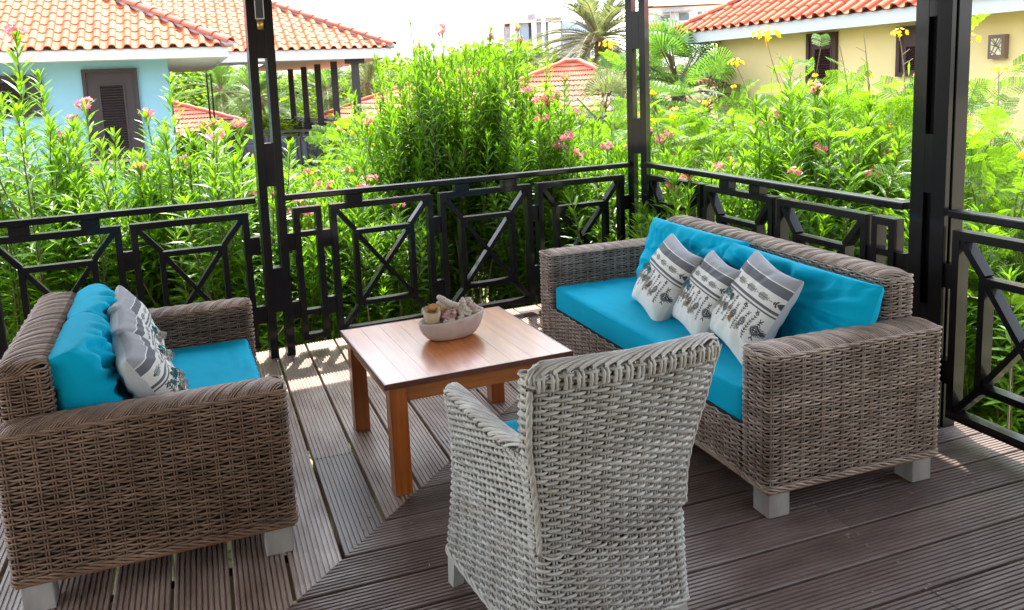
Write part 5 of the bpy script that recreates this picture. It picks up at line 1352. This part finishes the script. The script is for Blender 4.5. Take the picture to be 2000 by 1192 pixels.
mid = [(2, 772, 7.2, 205), (4, 822, 7.5, 100), (4, 885, 7.3, 52), (4, 955, 7.6, 68), (2, 1010, 7.3, 142), (2, 1058, 7.0, 158), (0, 1105, 6.9, 235), (1, 1165, 6.7, 240), (0, 1225, 7.0, 240)]
lab = ['slender oleander at the left flank of the tall clump', 'leafy left part of the tallest oleander clump, left of its middle', 'tallest oleander of the clump, rising to the skyline', 'tall oleander just right of the tallest one', 'pink-tipped oleander right of the tall clump, left of the tiled hip roof', 'oleander with a large pink flower head below the distant tower', 'lower oleander in front of the distant pink tiled hip roof', 'oleander with pale pink flowers left of the corner post', 'low oleander directly behind the corner post']
for i, (k, px, dp, yt) in enumerate(mid): oleander(k, px, dp, yt, lab[i], rz=i * 2.1 + .4, nf=[2, 1, 2, 2, 5, 6, 4, 3, 4][i], sx=[.8, .62, .66, .66, .8, .8, .9, .9, .9][i])
right = [(1, 1300, 6.0, 290), (0, 1365, 5.7, 310), (3, 1440, 6.2, 295), (1, 1510, 5.6, 265), (0, 1568, 5.8, 200), (2, 1608, 5.6, 128), (3, 1655, 5.9, 240), (1, 1735, 5.4, 340), (0, 1905, 5.3, 400), (3, 1975, 4.9, 400), (1, 2050, 4.5, 410), (0, 2120, 5.0, 380)]
for i, (k, px, dp, yt) in enumerate(right):
    oleander(k, px, dp, yt, '%s oleander from the corner post in the row behind the right railing' % ordn[i] if px != 1608 else 'tall leafy oleander in front of the red-brown shutter of the yellow house', rz=i * 1.3 + .8, nf=[3, 4, 4, 4, 3, 2, 3, 1, 1, 0, 0, 0][i])
back = [(3, 20, 8.6, 330), (0, 150, 8.9, 345), (3, 300, 8.7, 340), (1, 430, 8.4, 330), (3, 560, 8.6, 345), (0, 660, 8.9, 345), (3, 770, 9.2, 250), (0, 870, 9.6, 260), (3, 1000, 9.4, 262), (1, 1110, 9.0, 262), (0, 1200, 8.6, 262), (3, 1310, 7.6, 300), (0, 1420, 7.3, 310), (3, 1540, 7.0, 320), (1, 1660, 6.8, 330), (3, 1790, 6.5, 335), (0, 1880, 6.4, 400)]
for i, (k, px, dp, yt) in enumerate(back):
    oleander(k, px, dp, yt, '%s oleander from the left in the lower second row beyond the railings' % ordn[i], rz=i * 2.7, nf=1)
# ---- peacock-flower shrubs with feathery leaves ------------------------------
def bipinnate(mb, C, D, U, L, n_p=7, n_l=8):
    """C,D,U arrays of leaf bases; every leaf a rachis with paired pinnae of small leaflets"""
    D = unit(D); S = unit(np.cross(D, U)); U = np.cross(S, D); n = len(C); L = L[:, None]
    for i in range(n_p):
        t = (i + 1) / n_p; b = C + D * L * t + np.array([0, 0, -1]) * L * .25 * t * t; pl = L * (.42 - .16 * abs(t - .45))
        for s in (-1, 1):
            pd = unit(D * .62 + S * s * .9 - U * .12); w_ = unit(np.cross(pd, U))
            tl_ = rand_perp(pd)
            for j in range(n_l):
                u = (j + .7) / n_l; q = b + pd * pl * u + np.array([0, 0, -1]) * pl * .18 * u * u
                for r_ in (-1, 1):
                    c = q + w_ * r_ * L * .034; A = w_ * r_ * L * .036 + pd * L * .012; B = pd * L * .0200 + tl_ * L * .010
                    quads(mb, c, A, B)
def feathery_proto(H, ns, spread, seed, nleaf=95):
    rs = np.random.default_rng(seed); st = MB(); lf = MB(); C, D, U, L = [], [], [], []; tips = []
    for i in range(ns):
        a = rs.uniform(0, 2 * PI); rr = spread * math.sqrt(rs.random()); h = H * rs.uniform(.72, 1.0) if i else H
        e = np.array([math.cos(a) * rr, math.sin(a) * rr, h]); m_ = e * .4; m_[2] = h * .55; t = np.linspace(0, 1, 12)[:, None]
        P = 2 * t * (1 - t) * m_ + t * t * e; P[1:-1] += rs.normal(0, .02, (10, 3)); st.tube(P, np.linspace(.012, .003, 12), 4); tips.append(P[-1])
        m = nleaf // ns
        for k in range(m):
            f = rs.uniform(.35, .99); q = P[0] * 0 + np.array([np.interp(f * 11, np.arange(12), P[:, c]) for c in range(3)]); az = rs.uniform(0, 2 * PI); o = np.array([math.cos(az), math.sin(az), rs.uniform(-.1, 1.3)])
            br = rs.uniform(.02, .38); st.tube([q, q + o * br], .0016, 3)
            C.append(q + o * br); D.append(o + rs.normal(0, .25, 3)); U.append(rs.normal(0, .55, 3) + [0, 0, .7]); L.append(rs.uniform(.14, .25))
    bipinnate(lf, np.array(C), np.array(D), np.array(U, float), np.array(L))
    # seed pods and bare flower stalks
    for p in tips[:6]:
        st.tube([p - [0, 0, .1], p + [rs.normal(0, .03), rs.normal(0, .03), .10]], .002, 3)
    return dict(H=H, stems=st.mesh('stems', M['twig'], True), foliage=lf.mesh('foliage', M['leaf_y']), tips=tips)
FE = [feathery_proto(3.0, 14, .75, 31, 460), feathery_proto(3.0, 12, .70, 32, 430)]
def feathery(k, px, dep, ytop, label, rz=0, nf=4, fl=YEL):
    pr = FE[k]; c = at(px, 300, dep); zt = at(px, ytop, dep)[2]; s = (zt - GZ) / pr['H']
    r = empty('peacock_flower_shrub', (c[0], c[1], GZ), rz, label, 'shrub', 'feathery shrubs with yellow flowers'); r.scale = (s,) * 3
    link('stems', pr['stems'], r); f = link('foliage', pr['foliage'], r); f['kind'] = 'stuff'
    rs = random.Random(int(px * 3 + dep)); T = sorted(pr['tips'], key=lambda p: -p[2])
    for t in T[:nf]: link('flower_cluster', rs.choice(fl), r, t + np.array([0, 0, .05]), (0, 0, rs.uniform(0, 6)), [rs.uniform(.45, .8)] * 3)
    return r
fe = [(0, 1335, 7.6, 215), (1, 1400, 7.2, 190), (0, 1468, 7.6, 180), (1, 1530, 7.0, 165), (0, 1690, 6.6, 165), (1, 1745, 6.3, 165), (0, 1840, 5.6, 190), (1, 1900, 5.3, 225), (0, 1965, 5.0, 280), (1, 2040, 4.8, 310), (0, 1280, 8.2, 225), (1, 1235, 8.2, 235)]
fl_ = ['feathery green shrub with yellow flowers left of the yellow wall corner', 'feathery shrub in front of the yellow wall corner, second from the corner post', 'feathery shrub below the large yellow flower head by the eave', 'feathery shrub left of the tall oleander, in front of the shutter', 'feathery shrub right of the tall oleander', 'feathery shrub seen just left of the thick right post', 'feathery shrub partly behind the thick right post', 'bushy feathery shrub right of the thick right post', 'feathery shrub below the wall lamp at the right', 'feathery shrub at the right edge of the photo', 'feathery shrub immediately right of the corner post', 'feathery shrub seen through the corner post']
for i, (k, px, dp, yt) in enumerate(fe): feathery(k, px, dp, yt, fl_[i], rz=i * 1.9, nf=[3, 3, 1, 2, 2, 1, 1, 2, 2, 1, 3, 3][i])
feathery(1, 690, 9.5, 275, 'feathery orange-flowered shrub in front of the terrace corner post', nf=6, fl=ORA + YEL)
feathery(0, 735, 10.5, 235, 'feathery yellow-flowered shrub left of the tall oleander clump', rz=1, nf=6)
feathery(1, 610, 11.0, 305, 'feathery shrub below the terrace railing', rz=2, nf=4)
# tall bare flower stalks against the yellow wall
def stalk(px0, py0, px1, py1, dep, label, fl, bend=.1, sc=1.0, pods=2):
    a = at(px0, py0, dep); b = at(px1, py1, dep); r = empty('flower_stalk', a, 0, label, 'flower', 'yellow flower stalks against the yellow wall')
    a0 = np.zeros(3); e = b - a; t = np.linspace(0, 1, 10)[:, None]; m_ = e * .5 + np.array([bend, 0, 0]); P = 2 * t * (1 - t) * m_ + t * t * e
    mb = MB(); mb.tube(P, np.linspace(.006, .0025, 10), 4)
    rs = random.Random(int(px1))
    for k in range(pods):
        q = P[6 + k]; mb.tube([q, q + np.array([rs.uniform(-.1, .1), 0, .04])], .002, 3)
    mb.build('stalk', M['stem_l'], r, True)
    mb = MB()
    for k in range(pods):
        q = P[5 + k] + np.array([rs.uniform(-.09, .09), 0, .03]); leaves(mb, q[None], np.array([[0, 0, -1.0]]), np.array([[0, 1.0, 0]]), .10, .022)
    mb.build('seed_pod', M['leaf_y'], r)
    if fl: link('flower_cluster', YEL[2], r, e, (0, 0, 1), (sc,) * 3)
stalk(1560, 260, 1497, 76, 6.6, 'largest yellow flower head, on a bare stalk just under the eave', True, -.05, 1.25)
stalk(1480, 260, 1438, 128, 6.6, 'small yellow flower on a bare stalk left of the largest one', True, .05, .75)
stalk(1770, 240, 1757, 70, 5.9, 'yellow flower at the left edge of the thick right post', True, .03, .7)
stalk(1800, 300, 1893, 84, 5.8, 'yellow flower right of the thick right post at roof height', True, .03, .85)
stalk(1940, 300, 1951, 140, 5.8, 'yellow flower below the brown wall lamp', True, .03, .6)
stalk(1700, 250, 1686, 60, 6.2, 'bare budding stalk between the shutter and the thick post', False, .03)
stalk(1660, 260, 1640, 90, 6.2, 'bare stalk crossing the red-brown shutter', False, .05)
stalk(1170, 260, 1189, 92, 8.0, 'yellow flower pair in front of the date palm crown', True, .03, 1.0)
# ---- palms ------------------------------------------------------------------
def date_palm(px, py, dep, R, label, m, nfr=64, tz=None, seed=1, zb=-4.0, tr=.22):
    rs = np.random.default_rng(seed); c = at(px, py, dep); r = empty('date_palm', (c[0], c[1], zb), 0, label, 'palm tree', 'palms beyond the garden')
    hc = c[2] - zb; mb = MB(); n = 40; z = np.linspace(0, hc, n)
    mb.tube(np.stack([np.sin(z * .2) * .1, 0 * z, z], 1), tr * (1 + .10 * (np.arange(n) % 2)) * np.linspace(1.1, .95, n), 12); mb.build('trunk', M['trunk'], r, True)
    lf = MB(); sm = MB()
    for i in range(nfr):
        az = rs.uniform(0, 2 * PI); el = rs.uniform(-.65, 1.35); L = R * rs.uniform(.85, 1.1); d = np.array([math.cos(az) * math.cos(el), math.sin(az) * math.cos(el), math.sin(el)])
        t = np.linspace(0, 1, 14); dr = .42 * L * (t ** 2.1) * (1.0 if el > .2 else .6)
        P = np.array([0, 0, hc]) + d * (L * t)[:, None] + np.array([0, 0, -1]) * dr[:, None]; sm.tube(P, np.linspace(.028, .006, 14) * R / 2.2, 4)
        k = 44; u = np.repeat(np.linspace(.12, .99, k), 2); C = np.stack([np.interp(u, t, P[:, q]) for q in range(3)], 1); T = unit(np.stack([np.interp(u, t, np.gradient(P[:, q])) for q in range(3)], 1))
        S = unit(np.cross(T, [0, 0, 1.0])); sg = np.tile([-1, 1], k)[:, None]; Up = np.cross(S, T)
        D = T * .75 + S * sg * .75 + Up * .32 + rs.normal(0, .08, (2 * k, 3)); ll = L * .20 * np.sin(PI * np.clip(u * .92 + .06, 0, 1)) ** .6
        W_ = unit(np.cross(D, Up)) * (R * .0058); A = C; B = C + unit(D) * ll[:, None] + np.array([0, 0, -1]) * (ll * .12)[:, None]
        V = np.stack([A - W_, A + W_, B], 1); lf.add(V.reshape(-1, 3), None, np.arange(6 * k).reshape(-1, 3), np.repeat(rs.uniform(0, 1, 2 * k), 3))
    sm.build('frond_ribs', M['stem_l'], r); o = lf.build('crown', m, r); o['kind'] = 'stuff'
    return r
date_palm(1168, 75, 30, 3.1, 'large grey-green date palm between the distant tower and the corner post', M['leaf_g'], 105, seed=1)
date_palm(500, 190, 33, 2.3, 'date palm seen through the slotted left post below the terrace roof', M['leaf_d'], 46, seed=2)
date_palm(430, 178, 36, 2.2, 'dark green palm right of the blue house corner', M['leaf_d'], 46, seed=3)
date_palm(640, 182, 34, 2.3, 'palm seen between the terrace posts', M['leaf_d'], 46, seed=4)
date_palm(720, 165, 30, 1.9, 'pale palm right of the terrace corner post', M['leaf_g'], 44, seed=5)
def fan_palm(px, py, dep, R, label, m, nfr=16, seed=1, zb=GZ):
    rs = np.random.default_rng(seed); c = at(px, py, dep); r = empty('fan_palm', (c[0], c[1], zb), 0, label, 'palm', 'fan palms beside the yellow house'); hc = c[2] - zb
    mb = MB(); mb.tube([(0, 0, 0), (0, 0, hc)], [.16, .13], 10); mb.build('trunk', M['trunk'], r, True)
    lf = MB(); sm = MB()
    for i in range(nfr):
        az = rs.uniform(0, 2 * PI); el = rs.uniform(-.1, 1.3); d = np.array([math.cos(az) * math.cos(el), math.sin(az) * math.cos(el), math.sin(el)]); L = R * rs.uniform(.45, .75); q = np.array([0, 0, hc]) + d * L; sm.tube([(0, 0, hc), q], .012, 4)
        S = np.cross(d, [0, 0, 1.0]); S /= np.linalg.norm(S); N_ = np.cross(S, d); nb = 26
        for k in range(nb):
            a = (k / (nb - 1) - .5) * 3.6; e = d * math.cos(a) + S * math.sin(a) + N_ * .10; ll = R * .58 * (1 - .18 * abs(a) / 1.8)
            P0, P1 = q + e * .03, q + e * ll * .68; P2 = P1 + e * ll * .22 + np.array([0, 0, -1]) * ll * .24; wv = unit(np.cross(e, N_)[None])[0] * R * .014
            lf.add([P0, P1 - wv, P2, P1 + wv], None, [[0, 1, 3], [1, 2, 3]], tone=rs.uniform(0, 1))
    sm.build('petioles', M['stem'], r); o = lf.build('crown', m, r); o['kind'] = 'stuff'
fan_palm(1325, 165, 14.5, 1.15, 'big fan palm between the corner post and the yellow house', M['leaf_d'], 34, 1)
fan_palm(1372, 215, 13.2, 1.0, 'lower fan palm touching the yellow wall corner', M['leaf_d'], 18, 2)
fan_palm(1285, 205, 15, 1.0, 'fan palm just right of the corner post', M['leaf_d'], 18, 3)
fan_palm(1205, 190, 15.0, .9, 'fan palm just left of the corner post', M['leaf_d'], 18, 4)
fan_palm(1170, 235, 12.0, .8, 'small fan palm low in front of the distant pink roof', M['leaf_g'], 16, 5)
# ---- trees ------------------------------------------------------------------
def tree_proto(seed, R=(2.2, 2.2, 1.7), nl=5200, nc=46, ls=.10):
    rs = np.random.default_rng(seed); st = MB(); lf = MB(); top = np.array([0, 0, 3.6])
    st.tube([(0, 0, 0), (.06, 0, 1.2), (0, .05, 2.3)], [.20, .15, .12], 8)
    for i in range(nc):
        d = rs.normal(size=3); d /= np.linalg.norm(d); d[2] = abs(d[2]) * 1.0 - .25; rad = rs.uniform(.55, 1.0); c = top + d * np.array(R) * rad
        st.tube(resample(np.array([(0, .02, 1.9), top * .75 + (c - top) * .3, c]), 7, False)[0], np.linspace(.06, .012, 7), 4)
        n = nl // nc; cr = rs.uniform(.35, .7); e = rs.normal(size=(n, 3)); e = unit(e) * (rs.random((n, 1)) ** .45) * cr * [1.2, 1.2, .75]
        P = c + e; A = unit(rs.normal(size=(n, 3))) ; A[:, 2] *= .5; A = unit(A); B = unit(np.cross(A, rs.normal(size=(n, 3)))); s = rs.uniform(.6, 1.3, (n, 1)) * ls
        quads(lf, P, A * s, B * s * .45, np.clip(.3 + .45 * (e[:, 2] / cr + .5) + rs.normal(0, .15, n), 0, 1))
    return st.mesh('trunk', M['stem'], True), lf.mesh('crown', M['leaf_t'])
TR = [tree_proto(41), tree_proto(42, (2.5, 2.4, 1.4)), tree_proto(43, (1.9, 1.9, 2.1))]
def tree(k, px, dep, ytop, label, s=None, rz=0, zb=-4.0, wide=1.0):
    c = at(px, 170, dep); zt = at(px, ytop, dep)[2]; s = (zt - zb) / 5.2; r = empty('garden_tree', (c[0], c[1], zb), rz, label, 'tree', 'trees beyond the garden'); r.scale = (s * wide, s * wide, s)
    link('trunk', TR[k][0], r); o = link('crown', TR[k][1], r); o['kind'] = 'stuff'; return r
trs = [(0, 985, 36, 62, 'bright green tree below the left end of the grey-blue apartment block'), (1, 1040, 33, 92, 'yellow-green tree in front of the stone tower'), (2, 940, 38, 88, 'green tree behind the crown of the tall oleander'), (0, 860, 37, 98, 'green tree left of the tall oleander top'), (1, 800, 38, 92, 'rounded tree on the skyline right of the terrace roof'), (2, 745, 36, 112, 'tree just behind the right end of the terrace roof'),
       (1, 690, 44, 118, 'tree behind the terrace corner post'), (0, 620, 46, 124, 'tree behind the middle terrace posts'), (1, 545, 45, 120, 'tree behind the terrace, right of the slotted post'), (0, 470, 46, 124, 'tree behind the terrace, left of the slotted post'), (2, 405, 44, 118, 'tree behind the blue house corner'),
       (0, 1090, 40, 128, 'low tree under the date palm, behind the pink roof'), (1, 1150, 42, 120, 'low tree behind the foot of the date palm'), (2, 1205, 40, 110, 'tree right of the date palm, behind the corner post'), (1, 1262, 38, 100, 'tree right behind the corner post'), (0, 1320, 36, 95, 'tree below the orange apartment wall'), (2, 1385, 34, 90, 'tree behind the far corner of the yellow house')]
for i, (k, px, dp, yt, lb) in enumerate(trs): tree(k, px, dp, yt, lb, rz=i * 1.1, wide=1.15)
trs2 = [(1, 420, 22, 222), (0, 480, 23, 218), (2, 545, 24, 222), (1, 610, 25, 216), (0, 665, 24, 214), (1, 770, 19, 205), (0, 1010, 20, 190), (2, 1075, 17, 205), (1, 1210, 17, 205), (0, 1290, 16, 215), (1, 1370, 15, 228), (0, 1325, 12.0, 232), (2, 1265, 12.5, 240)]
lb2 = ['low bush beside the distant roof right of the blue house', 'low bush behind the terrace railing, left of the slotted post', 'low bush behind the terrace railing, behind the slotted post', 'low bush behind the terrace side railing', 'low orange-flecked bush right of the terrace side railing', 'bush below the orange roof left of the tall oleander', 'bush behind the stems right of the tall oleander', 'bush in front of the pink hip roof', 'bush left of the corner post behind the fan palm', 'bush right of the corner post, below the fan palms', 'bush at the foot of the yellow house corner', 'bush in front of the fan palm trunks', 'bush directly behind the corner post, in front of the palms']
for i, (k, px, dp, yt) in enumerate(trs2): tree(k, px, dp, yt, lb2[i], rz=i * .9, zb=-3.6, wide=1.25)
fb = [(0, 1290, 9.6, 232), (1, 1352, 9.2, 215), (2, 1425, 9.0, 222), (0, 1495, 8.8, 212), (1, 1700, 7.8, 205), (2, 1760, 7.6, 190), (0, 1862, 7.4, 232), (1, 1930, 7.0, 285), (2, 2000, 6.8, 318), (1, 560, 12.5, 300), (0, 690, 12.0, 290), (2, 730, 11.5, 222)]
fbl = ['light green bush behind the shrubs just right of the corner post', 'light green bush below the fan palms', 'light green bush at the near foot of the yellow wall corner', 'light green bush against the yellow wall, left of the tall oleander', 'light green bush against the yellow wall, right of the tall oleander', 'light green bush partly behind the left edge of the thick post', 'light green bush just right of the thick post', 'light green bush below the wall lamp', 'light green bush at the right edge of the photo', 'light green bush below the terrace, right of the slotted post', 'light green bush below the terrace corner post', 'light green bush just left of the tall oleander clump']
for i, (k, px, dp, yt) in enumerate(fb):
    r_ = tree(k, px, dp, yt, fbl[i], rz=i * 1.7, zb=GZ - .3, wide=.92); r_['category'] = 'bush'; r_['group'] = 'light green bushes beyond the railings'; r_.name = 'garden_bush'
# ---- understorey: low strap leaves and twigs nobody could count ---------------
def understorey():
    mb = MB(); st = MB(); n = 9500
    c = np.stack([RNG.uniform(-3.2, 5.0, n), RNG.uniform(5.5, 10.5, n), np.zeros(n)], 1); n2 = 8500
    c2 = np.stack([RNG.uniform(3.35, 7.5, n2), RNG.uniform(-.5, 7, n2), np.zeros(n2)], 1); c = np.concatenate([c, c2])
    c += np.array([0, 0, GZ]); c[:, 2] += RNG.random(len(c)) ** 1.2 * 1.55
    D = RNG.normal(size=(len(c), 3)); D[:, 2] = np.abs(D[:, 2]) * .9 + .15
    leaves(mb, c, D, RNG.normal(size=(len(c), 3)) * .4 + [0, 0, 1], RNG.uniform(.12, .26, len(c)), RNG.uniform(.016, .030, len(c)), droop=.35)
    o = mb.build('understorey', M['leaf']); tag(o, 'low strap-leaved ground plants filling the beds under the shrubs', 'ground cover', kind='stuff')
    for i in range(260):
        if i < 150: b = np.array([RNG.uniform(-3, 4.6), RNG.uniform(5.6, 8.8), GZ])
        else: b = np.array([RNG.uniform(3.4, 6.2), RNG.uniform(.2, 6.5), GZ])
        e = b + np.array([RNG.normal(0, .45), RNG.normal(0, .45), RNG.uniform(.9, 2.2)]); m_ = (b + e) / 2 + RNG.normal(0, .15, 3); t = np.linspace(0, 1, 8)[:, None]
        st.tube((1 - t) ** 2 * b + 2 * t * (1 - t) * m_ + t * t * e, np.linspace(.011, .004, 8), 4, tone=RNG.random())
    o = st.build('bare_twigs', M['stem_l'], None, True); tag(o, 'tangle of thin bare brown twigs in the beds behind the railings', 'twigs', kind='stuff')
understorey()
